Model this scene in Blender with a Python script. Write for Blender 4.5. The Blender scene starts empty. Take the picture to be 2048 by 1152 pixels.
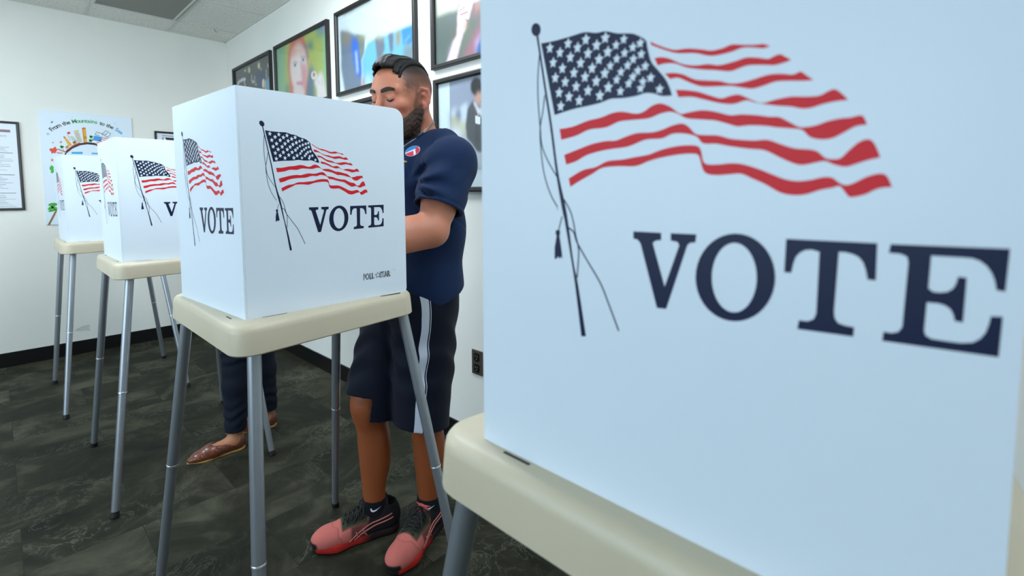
LIGHTS = [(.79, .29, 4.8), (.79, -.92, 2.5), (.79, 2.1, 7.5), (-.75, 3.3, 9), (-2.0, 1.5, 2)]
EXPOSURE = 1.12
WINDOW_LAMP = 62
BOUNCE_SPOT = 68
import bpy, bmesh, math, random
import numpy as np
from mathutils import Vector, Matrix, Euler
from mathutils.bvhtree import BVHTree
from mathutils.geometry import tessellate_polygon
random.seed(7)
scene = bpy.context.scene
COL = scene.collection
# ------------------------------------------------------------------ survey of the room
# camera solved from the vanishing points of the room; used to turn tracings on real planes into metres
CAM_H = 1.2
YAW, PITCH, ROLL, FPX, PY = 0.8161914, 0.07235258, 0.00500888, 972.71, 455.714
_f = np.array([math.sin(YAW)*math.cos(PITCH), math.cos(YAW)*math.cos(PITCH), -math.sin(PITCH)])
_r = np.array([math.cos(YAW), -math.sin(YAW), 0.0]); _d = np.cross(_f, _r)
CR = _r*math.cos(ROLL)+_d*math.sin(ROLL); CD = -_r*math.sin(ROLL)+_d*math.cos(ROLL); CF = _f
def sight(x, y): return CF*FPX + CR*(x-1024) + CD*(y-PY)
def on_x(x, y, X): v = sight(x, y); return v*(X/v[0]) + np.array([0, 0, CAM_H])
def on_y(x, y, Y): v = sight(x, y); return v*(Y/v[1]) + np.array([0, 0, CAM_H])
def on_z(x, y, Z): v = sight(x, y); return v*((Z-CAM_H)/v[2]) + np.array([0, 0, CAM_H])

XR, YB, ZC = 1.481, 4.857, 2.537      # right wall, back wall, ceiling
XL, YF = -3.0, -2.2                   # the two walls behind the camera

# ------------------------------------------------------------------ helpers
def s2l(c):
    if isinstance(c, str): c = tuple(int(c[i:i+2], 16)/255 for i in (0, 2, 4))
    return tuple((v/12.92 if v <= .04045 else ((v+.055)/1.055)**2.4) for v in c)
def rgba(c): return (*s2l(c), 1)
def tag(o, label=None, cat=None, group=None, kind=None):
    if label: o['label'] = label
    if cat: o['category'] = cat
    if group: o['group'] = group
    if kind: o['kind'] = kind
    return o
def empty(name, loc=(0, 0, 0), rz=0):
    o = bpy.data.objects.new(name, None); COL.objects.link(o)
    o.location = loc; o.rotation_euler = (0, 0, rz); o.empty_display_size = .1
    return o
def link(name, me, mats=None, parent=None, smooth=False, matrix=None):
    if mats is not None:
        for m in (mats if isinstance(mats, (list, tuple)) else [mats]): me.materials.append(m)
    o = bpy.data.objects.new(name, me); COL.objects.link(o)
    if matrix is not None: o.matrix_world = matrix
    if parent is not None:
        o.parent = parent
        o.matrix_parent_inverse = Matrix.Identity(4)
    if smooth:
        me.polygons.foreach_set('use_smooth', [True]*len(me.polygons))
    return o
def bm_obj(name, bm, mats, parent=None, smooth=False, sharp=None):
    me = bpy.data.meshes.new(name); bmesh.ops.recalc_face_normals(bm, faces=bm.faces[:]) if smooth != 'keep' else None
    bm.to_mesh(me); bm.free()
    o = link(name, me, mats, parent, bool(smooth))
    if sharp: 
        try: me.set_sharp_from_angle(angle=math.radians(sharp))
        except Exception: pass
    return o
def box(bm, lo, hi, bev=0, seg=2, mat=0, M=None):
    lo, hi = Vector(lo), Vector(hi)
    vs = [bm.verts.new((x, y, z)) for x in (lo.x, hi.x) for y in (lo.y, hi.y) for z in (lo.z, hi.z)]
    F = [(0,1,3,2),(4,6,7,5),(0,4,5,1),(2,3,7,6),(0,2,6,4),(1,5,7,3)]
    fs = [bm.faces.new([vs[i] for i in f]) for f in F]
    for f in fs: f.material_index = mat
    geom = vs
    if bev:
        es = list({e for f in fs for e in f.edges})
        r = bmesh.ops.bevel(bm, geom=es, offset=bev, segments=seg, profile=.5, affect='EDGES')
        for f in r['faces']: f.material_index = mat
        geom = list({v for f in r['faces'] for v in f.verts} | {v for v in vs if v.is_valid})
    if M is not None: bmesh.ops.transform(bm, matrix=M, verts=[v for v in geom if v.is_valid])
    return geom
def tube(bm, pts, rad, seg=12, mat=0, cap=True):
    pts = [Vector(p) for p in pts]; n = len(pts)
    rads = rad if isinstance(rad, (list, tuple)) else [rad]*n
    rings = []; up = None
    for i, p in enumerate(pts):
        t = (pts[min(i+1, n-1)]-pts[max(i-1, 0)]).normalized()
        if up is None:
            up = t.orthogonal().normalized()
        up = (up - t*up.dot(t)).normalized(); s = t.cross(up)
        rings.append([bm.verts.new(p + (up*math.cos(a)+s*math.sin(a))*rads[i]) for a in [2*math.pi*k/seg for k in range(seg)]])
    for a, b in zip(rings, rings[1:]):
        for k in range(seg):
            f = bm.faces.new((a[k], a[(k+1) % seg], b[(k+1) % seg], b[k])); f.material_index = mat
    if cap:
        bm.faces.new(rings[0][::-1]).material_index = mat; bm.faces.new(rings[-1]).material_index = mat
def spline(pts, n=6, closed=False):
    P = [Vector(p) for p in pts]; out = []; m = len(P)
    rng = range(m if closed else m-1)
    for i in rng:
        g = (lambda k: P[k % m]) if closed else (lambda k: P[max(0, min(m-1, k))])
        a, b, c, d = g(i-1), g(i), g(i+1), g(i+2)
        for k in range(n):
            t = k/n
            out.append(.5*((2*b)+(c-a)*t+(2*a-5*b+4*c-d)*t*t+(3*b-a-3*c+d)*t**3))
    if not closed: out.append(P[-1])
    return out
def prism(bm, pts, z0, z1, mat=0, M=None):
    b = [bm.verts.new((p[0], p[1], z0)) for p in pts]; t = [bm.verts.new((p[0], p[1], z1)) for p in pts]
    bm.faces.new(b[::-1]).material_index = mat; bm.faces.new(t).material_index = mat
    n = len(pts)
    for i in range(n): bm.faces.new((b[i], b[(i+1) % n], t[(i+1) % n], t[i])).material_index = mat
    if M is not None: bmesh.ops.transform(bm, matrix=M, verts=b+t)
def rounded(poly, r, seg=6):
    """polygon with each corner rounded; r one radius or one per corner"""
    n = len(poly); out = []
    for i, p in enumerate(poly):
        rr = r[i] if isinstance(r, (list, tuple)) else r
        p = Vector(p); a = Vector(poly[i-1]); b = Vector(poly[(i+1) % n])
        if rr <= 0: out.append(p); continue
        u = (a-p).normalized(); v = (b-p).normalized(); ang = u.angle(v); d = rr/math.tan(ang/2)
        c = p + (u+v).normalized()*(rr/math.sin(ang/2)); s = p+u*d-c; e = p+v*d-c
        for k in range(seg+1):
            a0 = math.atan2(s.y, s.x); da = (math.atan2(e.y, e.x)-a0+math.pi) % (2*math.pi)-math.pi; w = a0+da*k/seg
            out.append(c+Vector((math.cos(w), math.sin(w)))*rr)
    return out

# ------------------------------------------------------------------ materials
def mat(name, color, rough=.5, metal=0, spec=.5, coat=0, sss=0, bump=None, mott=None, sheen=0):
    m = bpy.data.materials.new(name); m.use_nodes = True; nt = m.node_tree; N = nt.nodes; L = nt.links
    b = N['Principled BSDF']; b.inputs['Base Color'].default_value = rgba(color)
    b.inputs['Roughness'].default_value = rough; b.inputs['Metallic'].default_value = metal
    b.inputs['Specular IOR Level'].default_value = spec; b.inputs['Coat Weight'].default_value = coat
    b.inputs['Coat Roughness'].default_value = .08
    if sss:
        b.inputs['Subsurface Weight'].default_value = sss; b.inputs['Subsurface Radius'].default_value = (.012, .005, .003); b.inputs['Subsurface Scale'].default_value = 1
    if sheen: b.inputs['Sheen Weight'].default_value = sheen; b.inputs['Sheen Roughness'].default_value = .5
    tc = N.new('ShaderNodeTexCoord')
    if bump:     # (scale, strength, distance)
        n = N.new('ShaderNodeTexNoise'); n.inputs['Scale'].default_value = bump[0]; n.inputs['Detail'].default_value = 4
        bp = N.new('ShaderNodeBump'); bp.inputs['Strength'].default_value = bump[1]; bp.inputs['Distance'].default_value = bump[2]
        L.new(tc.outputs['Object'], n.inputs['Vector']); L.new(n.outputs['Fac'], bp.inputs['Height']); L.new(bp.outputs['Normal'], b.inputs['Normal'])
    if mott:     # (scale, second colour, amount)
        n = N.new('ShaderNodeTexNoise'); n.inputs['Scale'].default_value = mott[0]; n.inputs['Detail'].default_value = 5
        mx = N.new('ShaderNodeMix'); mx.data_type = 'RGBA'; mx.inputs['A'].default_value = rgba(color); mx.inputs['B'].default_value = rgba(mott[1])
        mr = N.new('ShaderNodeMapRange'); mr.inputs['From Min'].default_value = .35; mr.inputs['From Max'].default_value = .65; mr.inputs['To Max'].default_value = mott[2]
        L.new(tc.outputs['Object'], n.inputs['Vector']); L.new(n.outputs['Fac'], mr.inputs['Value']); L.new(mr.outputs['Result'], mx.inputs['Factor']); L.new(mx.outputs['Result'], b.inputs['Base Color'])
    return m
def attr_mat(name, rough=.5, coat=0, spec=.5, attr='Col', bump=None, sss=0):
    m = mat(name, (.8, .8, .8), rough, coat=coat, spec=spec, bump=bump, sss=sss); nt = m.node_tree
    a = nt.nodes.new('ShaderNodeAttribute'); a.attribute_name = attr
    nt.links.new(a.outputs['Color'], nt.nodes['Principled BSDF'].inputs['Base Color'])
    return m
def emis(name, color, strength):
    m = bpy.data.materials.new(name); m.use_nodes = True; nt = m.node_tree
    b = nt.nodes['Principled BSDF']; b.inputs['Base Color'].default_value = rgba(color)
    b.inputs['Emission Color'].default_value = rgba(color); b.inputs['Emission Strength'].default_value = strength
    return m

M_wall = mat('painted_wall', 'ECEBE2', .55, bump=(90, .12, .002), mott=(1.2, 'DEE2DC', .6))
M_base = mat('black_rubber_base', '0A0A0B', .35)
M_grid = mat('ceiling_grid_metal', 'CDCEC6', .5)
M_plastic = mat('beige_plastic', 'C9BFA6', .42, bump=(220, .1, .0006), mott=(6, 'C0B69C', .5))
M_alu = mat('grey_metal', '9AA0A6', .36, metal=.7, bump=(60, .05, .001))
M_aludark = mat('joint_metal', 'C8CCD0', .3, metal=.9)
M_rubber = mat('black_rubber', '141414', .6)
M_white = mat('white_board', 'DCE8F2', .36, spec=.4, bump=(14, .05, .002))
M_navy = mat('navy_ink', '06183C', .45, spec=.25)
M_red = mat('red_ink', 'D61A26', .45, spec=.25)
M_black = mat('black_ink', '101014', .5)
M_frame = mat('dark_frame_wood', '1E1B18', .4, bump=(40, .15, .001))
M_frame2 = mat('black_frame', '0B0C0E', .35)
M_paper = mat('white_paper', 'E9EEF2', .5)

def floor_mat():
    m = bpy.data.materials.new('slate_vinyl_tile'); m.use_nodes = True; nt = m.node_tree; N = nt.nodes; L = nt.links
    b = N['Principled BSDF']; tc = N.new('ShaderNodeTexCoord')
    br = N.new('ShaderNodeTexBrick'); br.inputs['Scale'].default_value = 1; br.inputs['Brick Width'].default_value = .61; br.inputs['Row Height'].default_value = .305
    br.inputs['Mortar Size'].default_value = .0012; br.inputs['Mortar Smooth'].default_value = .3; br.inputs['Color1'].default_value = (0, 0, 0, 1); br.inputs['Color2'].default_value = (1, 1, 1, 1); br.inputs['Mortar'].default_value = (.5, .5, .5, 1)
    L.new(tc.outputs['Object'], br.inputs['Vector'])
    # each tile shifts the pattern
    vm = N.new('ShaderNodeVectorMath'); vm.operation = 'MULTIPLY_ADD'; vm.inputs[1].default_value = (3.1, 5.7, 9.3)
    L.new(br.outputs['Color'], vm.inputs[0]); L.new(tc.outputs['Object'], vm.inputs[2])
    n1 = N.new('ShaderNodeTexNoise'); n1.inputs['Scale'].default_value = 3.2; n1.inputs['Detail'].default_value = 8; n1.inputs['Roughness'].default_value = .62; n1.inputs['Distortion'].default_value = .9
    n2 = N.new('ShaderNodeTexNoise'); n2.inputs['Scale'].default_value = 7.5; n2.inputs['Detail'].default_value = 9; n2.inputs['Roughness'].default_value = .7; n2.inputs['Distortion'].default_value = 1.6
    L.new(vm.outputs[0], n1.inputs['Vector']); L.new(vm.outputs[0], n2.inputs['Vector'])
    r1 = N.new('ShaderNodeValToRGB'); e = r1.color_ramp.elements
    e[0].position = .32; e[0].color = rgba('15160F'); e[1].position = .70; e[1].color = rgba('4A4A3C')
    x = e.new(.5); x.color = rgba('28281E')
    L.new(n1.outputs['Fac'], r1.inputs['Fac'])
    # pale cracks
    ab = N.new('ShaderNodeMath'); ab.operation = 'SUBTRACT'; ab.inputs[1].default_value = .5; L.new(n2.outputs['Fac'], ab.inputs[0])
    ab2 = N.new('ShaderNodeMath'); ab2.operation = 'ABSOLUTE'; L.new(ab.outputs[0], ab2.inputs[0])
    mr = N.new('ShaderNodeMapRange'); mr.inputs['From Min'].default_value = .0; mr.inputs['From Max'].default_value = .02; mr.inputs['To Min'].default_value = 1; mr.inputs['To Max'].default_value = 0
    L.new(ab2.outputs[0], mr.inputs['Value'])
    n3 = N.new('ShaderNodeTexNoise'); n3.inputs['Scale'].default_value = 2.4; L.new(vm.outputs[0], n3.inputs['Vector'])
    mr3 = N.new('ShaderNodeMapRange'); mr3.inputs['From Min'].default_value = .5; mr3.inputs['From Max'].default_value = .68; mr3.inputs['To Max'].default_value = .55; L.new(n3.outputs['Fac'], mr3.inputs['Value'])
    mu = N.new('ShaderNodeMath'); mu.operation = 'MULTIPLY'; L.new(mr.outputs[0], mu.inputs[0]); L.new(mr3.outputs[0], mu.inputs[1])
    mx = N.new('ShaderNodeMix'); mx.data_type = 'RGBA'; mx.inputs['B'].default_value = rgba('7A7A6A'); L.new(mu.outputs[0], mx.inputs['Factor']); L.new(r1.outputs['Color'], mx.inputs['A'])
    mx2 = N.new('ShaderNodeMix'); mx2.data_type = 'RGBA'; mx2.inputs['B'].default_value = rgba('1E1E1B'); L.new(br.outputs['Fac'], mx2.inputs['Factor']); L.new(mx.outputs['Result'], mx2.inputs['A'])
    L.new(mx2.outputs['Result'], b.inputs['Base Color'])
    mrr = N.new('ShaderNodeMapRange'); mrr.inputs['To Min'].default_value = .52; mrr.inputs['To Max'].default_value = .72; L.new(n1.outputs['Fac'], mrr.inputs['Value']); L.new(mrr.outputs[0], b.inputs['Roughness'])
    bp = N.new('ShaderNodeBump'); bp.inputs['Strength'].default_value = .35; bp.inputs['Distance'].default_value = .004; L.new(n2.outputs['Fac'], bp.inputs['Height']); L.new(bp.outputs['Normal'], b.inputs['Normal'])
    b.inputs['Specular IOR Level'].default_value = .12
    return m
def ceil_mat():
    m = mat('ceiling_tile', 'EBEBE2', .8); nt = m.node_tree; N = nt.nodes; L = nt.links; b = N['Principled BSDF']; tc = N.new('ShaderNodeTexCoord')
    n = N.new('ShaderNodeTexNoise'); n.inputs['Scale'].default_value = 110; n.inputs['Detail'].default_value = 3; L.new(tc.outputs['Object'], n.inputs['Vector'])
    r = N.new('ShaderNodeValToRGB'); r.color_ramp.elements[0].position = .32; r.color_ramp.elements[0].color = rgba('BDBDB2'); r.color_ramp.elements[1].position = .5; r.color_ramp.elements[1].color = rgba('EBEBE2')
    L.new(n.outputs['Fac'], r.inputs['Fac']); L.new(r.outputs['Color'], b.inputs['Base Color'])
    bp = N.new('ShaderNodeBump'); bp.inputs['Strength'].default_value = .3; bp.inputs['Distance'].default_value = .003; L.new(n.outputs['Fac'], bp.inputs['Height']); L.new(bp.outputs['Normal'], b.inputs['Normal'])
    return m

# ------------------------------------------------------------------ the room
def slab(name, lo, hi, m):
    bm = bmesh.new(); box(bm, lo, hi); o = bm_obj(name, bm, m); tag(o, kind='structure'); return o
T = .1
slab('floor', (XL-T, YF-T, -T), (XR+T, YB+T, 0), floor_mat())
slab('wall_back', (XL-T, YB, 0), (XR+T, YB+T, ZC), M_wall)
slab('wall_right', (XR, YF, 0), (XR+T, YB, ZC), M_wall)
WY0, WY1, WZ0, WZ1 = -.2, 3.6, .85, 2.25
bm = bmesh.new()
for lo, hi in (((XL-T, YF, 0), (XL, YB, WZ0)), ((XL-T, YF, WZ1), (XL, YB, ZC)), ((XL-T, YF, WZ0), (XL, WY0, WZ1)), ((XL-T, WY1, WZ0), (XL, YB, WZ1))): box(bm, lo, hi)
tag(bm_obj('wall_left', bm, M_wall), kind='structure')
bm = bmesh.new()
for y in [WY0+.02, WY0+.02+(WY1-WY0-.04)/3, WY0+.02+(WY1-WY0-.04)*2/3, WY1-.02]: box(bm, (XL-.07, y-.02, WZ0), (XL-.03, y+.02, WZ1))
for z in (WZ0+.02, WZ1-.02): box(bm, (XL-.07, WY0, z-.02), (XL-.03, WY1, z+.02))
tag(bm_obj('added_window_1', bm, M_grid), kind='structure')  # unseen window, added so an area lamp can light the room
slab('wall_front', (XL-T, YF-T, 0), (XR+T, YF, ZC), M_wall)
slab('ceiling', (XL-T, YF-T, ZC), (XR+T, YB+T, ZC+T), ceil_mat())
slab('baseboard_back', (XL, YB-.008, 0), (XR-.008, YB, .1), M_base)
slab('baseboard_right', (XR-.008, YF, 0), (XR, YB-.008, .1), M_base)
slab('baseboard_left', (XL, YF, 0), (XL+.008, YB-.008, .1), M_base)
slab('baseboard_front', (XL+.008, YF, 0), (XR-.008, YF+.008, .1), M_base)
# suspended grid: tees at the measured spacing, wall angle round the edge
TX, TY = .513, .604
gx = [x for x in [.534+TX*k for k in range(-7, 2)] if XL < x < XR-.1]
gy = [y for y in [4.513-TY*k for k in range(0, 12)] if YF < y]
bm = bmesh.new()
for x in gx: box(bm, (x-.007, YF, ZC-.005), (x+.007, YB, ZC+.001))
for y in gy: box(bm, (XL, y-.007, ZC-.0045), (XR, y+.007, ZC+.001))
for lo, hi in (((XL, YB-.012, ZC-.006), (XR, YB, ZC)), ((XR-.012, YF, ZC-.006), (XR, YB, ZC)), ((XL, YF, ZC-.006), (XL+.012, YB, ZC)), ((XL, YF, ZC-.006), (XR, YF+.012, ZC))): box(bm, lo, hi)
o = bm_obj('trim_1', bm, M_grid); tag(o, kind='structure')
# grey flat panel set in the ceiling grid
x0, x1, y1, y0 = .534+.007, .534+TX-.02, 4.513-.007, 4.513-TY*2+.007
t = empty('ceiling_panel', ((x0+x1)/2, (y0+y1)/2, ZC))
tag(t, 'dark grey unlit panel set in the white ceiling grid', 'ceiling panel')
w, l = (x1-x0)/2, (y1-y0)/2
bm = bmesh.new(); box(bm, (-w+.012, -l+.012, -.010), (w-.012, l-.012, -.002)); bm_obj('diffuser', bm, mat('grey_diffuser', '86867C', .6, bump=(160, .2, .001)), t)
bm = bmesh.new()
for lo, hi in (((-w, -l, -.014), (-w+.014, l, -.001)), ((w-.014, -l, -.014), (w, l, -.001)), ((-w+.014, -l, -.014), (w-.014, -l+.014, -.001)), ((-w+.014, l-.014, -.014), (w-.014, l, -.001))): box(bm, lo, hi, .002, 1)
bm_obj('frame', bm, M_grid, t)
# little wire hook in the grid by the corner
bm = bmesh.new(); tube(bm, [(0, 0, 0), (0, 0, -.012), (.012, .01, -.020), (.025, .018, -.016)], .0018, 6)
o = bm_obj('ceiling_hook', bm, M_rubber, None, True); o.location = (1.30, 4.513, ZC-.004); tag(o, 'small dark hook on the ceiling grid near the corner', 'hook')
# lit fluorescent troffers, all outside the picture
def troffer(x, y, strength, label, nx=1, ny=2, color='EAF4FF'):
    t = empty('ceiling_light', (x, y, ZC)); tag(t, label, 'ceiling light', 'lit ceiling lights behind and above the camera'); w, l = TX*nx/2-.007, TY*ny/2-.007
    bm = bmesh.new(); box(bm, (-w+.02, -l+.02, -.012), (w-.02, l-.02, -.004)); bm_obj('diffuser', bm, emis('lamp_diffuser', color, strength), t)
    bm = bmesh.new()
    for lo, hi in (((-w, -l, -.016), (-w+.02, l, 0)), ((w-.02, -l, -.016), (w, l, 0)), ((-w+.02, -l, -.016), (w-.02, -l+.02, 0)), ((-w+.02, l-.02, -.016), (w-.02, l, 0))): box(bm, lo, hi, .002, 1)
    bm_obj('frame', bm, M_grid, t)
    return t
# ------------------------------------------------------------------ printed artwork of the privacy screens
def ZA(pts): return [(1060+x/3.0325, 40+y/3.0325) for x, y in pts]
def ZB(pts): return [(1420+x/3.2, 60+y/3.2) for x, y in pts]
def ZCc(pts): return [(1060+x/3.84, 400+y/3.84) for x, y in pts]
def ZD(pts): return [(1260+x/2.599, 440+y/2.599) for x, y in pts]
ART = []      # (layer, material index, polygon in panel metres)   1 navy  2 red  0 white
def panel_uv(pts): 
    out = []
    for x, y in pts:
        p = on_x(x, y, .355); out.append((.377-p[1], p[2]-.93))
    return out
def smooth2(pts, n=4, closed=True): return [(p.x, p.y) for p in spline([(x, y, 0) for x, y in pts], n, closed)]
def art(pts, m, layer=1, smooth=0):
    uv = panel_uv(pts)
    if smooth: uv = smooth2(uv, smooth)
    ART.append((layer, m, uv))
def ribbon(upper, lower, m, n=4):      # closed stripe between two smooth edges, sharp ends
    up = smooth2(panel_uv(upper), n, False); lo = smooth2(panel_uv(lower), n, False)
    ART.append((1, m, up+lo))
def stroke(pts, w):                     # pts in photo px, w width in metres
    c = [Vector((*p, 0)) for p in smooth2(panel_uv(pts), 5, False)]; L, R = [], []
    for i, p in enumerate(c):
        t = (c[min(i+1, len(c)-1)]-c[max(i-1, 0)]).normalized(); n = Vector((-t.y, t.x, 0))*w/2
        L.append((p+n)[:2]); R.append((p-n)[:2])
    ART.append((1, 1, L+R[::-1]))
ball = [(37+28*math.cos(a), 62+40*math.sin(a)) for a in [2*math.pi*k/28 for k in range(28)]]
art(ZA(ball), 1)
pl = ZA([(38,98),(55,205),(90,440),(122,650),(158,930),(195,1150)])+ZCc([(268,170),(310,420),(345,640),(395,1050)])
pr = ZCc([(430,1050),(370,660),(334,480),(296,200),(268,30)])+ZA([(172,930),(135,650),(102,440),(68,220),(50,98)])
ribbon(pl, pr, 1)
stroke(ZA([(58,215),(48,350),(50,500),(62,650),(72,760),(110,860),(165,955)]), .0011)
stroke(ZA([(90,460),(78,560),(62,660),(66,780),(85,930),(125,1060),(175,1150)])+ZCc([(205,60),(245,120)]), .0011)
stroke(ZCc([(247,130),(232,190),(218,240)]), .001)
stroke(ZCc([(262,0),(310,90),(335,180),(350,270),(372,370),(373,450),(362,600)]), .0012)
stroke(ZCc([(285,210),(335,250),(362,330),(440,470),(540,640),(600,790),(682,1010)]), .0013)
art(ZCc([(200,235),(228,235),(232,260),(226,278),(240,370),(250,455),(238,436),(228,456),(216,436),(204,455),(190,457),(190,370),(205,280),(197,260)]), 1)
up = ZA([(68,145),(140,132),(240,105),(330,78),(400,82),(460,72),(530,85),(600,85),(640,92),(700,125),(712,170),(735,255),(770,300),(820,360),(845,410),(862,462)])
lo = ZA([(862,462),(800,465),(750,450),(700,447),(640,465),(560,478),(490,482),(430,505),(350,525),(260,545),(150,580)])
ribbon(up, lo, 1)
for (cx, cy) in [(122,175),(232,147),(340,123),(458,113),(570,122),(670,145),(183,202),(290,172),(405,158),(523,157),(625,170),(142,263),(246,230),(353,207),(473,198),(575,205),(676,212),(198,298),(308,265),(420,243),(527,240),(628,242),(155,355),(268,325),(378,297),(488,283),(593,280),(700,285),(215,380),(335,350),(455,328),(553,320),(655,312),(178,445),(281,408),(403,376),(527,367),(625,350),(733,355),(238,470),(353,433),(476,413),(600,390),(685,380),(188,527),(300,493),(425,463),(550,437),(672,418),(787,424)]:
    c = panel_uv(ZA([(cx, cy)]))[0]; ra = .0052 if cx < 480 else .0042
    ART.append((2, 0, [(c[0]+(ra if k % 2 == 0 else ra*.48)*.9*math.sin(k*math.pi/5+.1), c[1]+(ra if k % 2 == 0 else ra*.48)*math.cos(k*math.pi/5+.1)) for k in range(10)]))
rv = lambda l: l[::-1]
ribbon(ZA([(730,135),(780,158),(870,185),(950,178),(1030,182),(1100,190),(1170,175)])+ZB([(140,98),(210,100),(290,100),(340,95),(385,108)]),
       ZB([(385,108),(340,122),(290,118),(210,118)])+ZA([(1213,200),(1100,222),(1000,205),(890,205),(800,180),(735,155)]), 2)
ribbon(ZA([(755,235),(800,230),(850,240),(920,270),(1000,280),(1080,272),(1150,278)])+ZB([(160,205),(230,182),(300,182),(370,190),(400,178),(445,160),(475,172),(520,197)]),
       ZB([(520,197),(470,215),(410,230),(350,228),(250,230),(190,248)])+ZA([(1213,315),(1120,308),(1050,305),(950,292),(880,268),(820,268),(775,280)]), 2)
ribbon(ZA([(818,330),(870,325),(930,335),(1000,365),(1080,372),(1150,375)])+ZB([(128,347),(200,342),(280,320),(370,292),(450,285),(530,290),(580,272),(610,290),(662,325)]),
       ZB([(662,325),(600,330),(500,330),(420,335),(340,362),(270,380),(200,372)])+ZA([(1213,404),(1100,408),(1030,405),(960,380),(900,355),(850,362)]), 2)
ribbon(ZA([(885,428),(950,430),(1020,440),(1100,465),(1160,480)])+ZB([(128,427),(180,418),(230,435),(290,462),(340,472),(420,450),(520,432),(620,432),(700,425),(760,395),(800,385),(840,410),(885,452)]),
       ZB([(885,452),(800,462),(720,480),(650,502),(590,508),(520,495),(440,490),(350,480),(280,467),(230,455),(150,478)])+ZA([(1150,508),(1050,485),(980,470),(900,472)]), 2)
ribbon(ZA([(180,665),(260,650),(350,615),(430,595),(500,568),(560,560),(640,572),(690,560),(740,525),(790,510),(850,530),(910,572),(960,565),(1040,552),(1120,560)])+ZB([(128,550),(200,545),(300,550),(380,560),(440,562),(500,590),(560,622),(600,628),(680,615),(750,590),(830,572),(900,565),(960,552),(985,565),(1005,610)]),
       ZB([(1005,610),(930,622),(850,665),(780,698),(710,705),(640,690),(590,645),(520,635),(430,628),(350,618),(250,615),(180,622)])+ZA([(1213,638),(1130,615),(1050,608),(950,600),(900,574),(850,560),(790,572),(720,600),(620,610),(540,620),(460,655),(360,668),(280,705),(190,730)]), 2)
ribbon(ZA([(208,822),(300,785),(380,755),(460,738),(520,735),(580,712),(650,690),(740,685),(800,670),(860,645),(920,632),(960,650),(1005,695),(1060,702),(1140,705)])+ZB([(128,700),(200,708),(280,712),(370,708),(450,735),(540,762),(640,770),(690,785),(740,825),(800,832),(840,822),(890,775),(950,725),(1010,705),(1050,730),(1090,820)]),
       ZB([(1090,820),(1010,838),(940,860),(870,880),(800,868),(740,845),(690,850),(600,868),(540,860),(450,822),(350,775),(250,765)])+ZA([(1213,770),(1130,755),(1050,752),(1008,710),(930,692),(860,695),(800,722),(700,730),(600,770),(500,785),(420,800),(340,825),(280,860),(220,880)]), 2)
ribbon(ZA([(235,965),(320,915),(400,895),(470,860),(560,850),(640,835),(720,820),(800,790),(900,768),(1000,765),(1035,790),(1050,860),(1080,880),(1150,880)])+ZB([(128,858),(200,862),(300,890),(400,930),(480,960),(560,972),(640,965),(720,948),(780,950),(830,985),(870,998),(920,985),(990,950),(1050,930),(1100,925),(1135,945),(1165,1010)]),
       ZB([(1165,1010),(1100,1015),(1050,1030),(990,1058),(900,1075),(870,1050),(830,1005),(780,1015),(700,1030),(620,1055),(540,1062),(450,1045),(350,990),(270,955),(200,925)])+ZA([(1213,940),(1130,945),(1070,935),(1045,900),(1025,830),(990,815),(900,820),(790,840),(720,860),(640,890),(540,890),(440,900),(380,935),(300,980),(245,1015)]), 2)
art(ZD([(18,62),(162,70),(162,108),(135,110),(118,122),(180,350),(256,135),(248,118),(212,110),(212,72),(345,78),(340,120),(312,122),(298,135),(188,465),(140,460),(55,125),(40,105),(18,100)]), 1)
oo = [(548+207*math.cos(a), 302+228*math.sin(a)) for a in [2*math.pi*k/40 for k in range(40)]]
oi = [(542+117*math.cos(a), 303+181*math.sin(a)) for a in [2*math.pi*k/40 for k in range(41)]]
ART.append((1, 1, panel_uv(ZD(oo+[oo[0]]+oi[::-1]))))
art(ZD([(812,102),(1285,125),(1277,318),(1235,314),(1225,262),(1212,225),(1190,198),(1160,182),(1122,172),(1085,170),(1060,480),(1064,515),(1082,540),(1118,553),(1165,562),(1160,610),(870,570),(878,525),(925,530),(955,518),(968,490),(985,170),(945,158),(912,160),(885,172),(862,195),(848,232),(838,278),(802,275)]), 1)
art(ZD([(1355,130),(1975,155),(1950,377),(1905,370),(1896,320),(1880,280),(1855,245),(1820,218),(1780,204),(1740,200),(1565,190),(1550,360),(1575,378),(1610,382),(1650,378),(1680,360),(1695,335),(1705,300),(1750,305),(1730,537),(1688,530),(1680,495),(1665,468),(1640,450),(1605,438),(1542,432),(1528,580),(1536,605),(1565,622),(1640,634),(1720,644),(1780,642),(1820,622),(1848,590),(1866,545),(1875,505),(1937,508),(1915,718),(1310,632),(1318,585),(1362,592),(1395,585),(1415,560),(1447,225),(1440,195),(1405,180),(1345,175)]), 1)

def text_shapes(s, size=1, offset=0, space=1, align='CENTER', extrude=0):
    """built-in font lettering as (verts, faces) in the xy plane"""
    c = bpy.data.curves.new('lettering', 'FONT'); c.body = s; c.size = size; c.offset = offset; c.space_character = space
    c.align_x = align; c.align_y = 'BOTTOM_BASELINE'; c.resolution_u = 3; c.extrude = extrude
    o = bpy.data.objects.new('lettering', c); COL.objects.link(o)
    me = bpy.data.meshes.new_from_object(o.evaluated_get(bpy.context.evaluated_depsgraph_get()))
    V = [v.co.copy() for v in me.vertices]; F = [tuple(p.vertices) for p in me.polygons]
    bpy.data.objects.remove(o); bpy.data.curves.remove(c); bpy.data.meshes.remove(me)
    return V, F
def add_shapes(bm, VF, fn, m):
    vs = [bm.verts.new(fn(v)) for v in VF[0]]
    for f in VF[1]:
        try: bm.faces.new([vs[i] for i in f]).material_index = m
        except ValueError: pass
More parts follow.
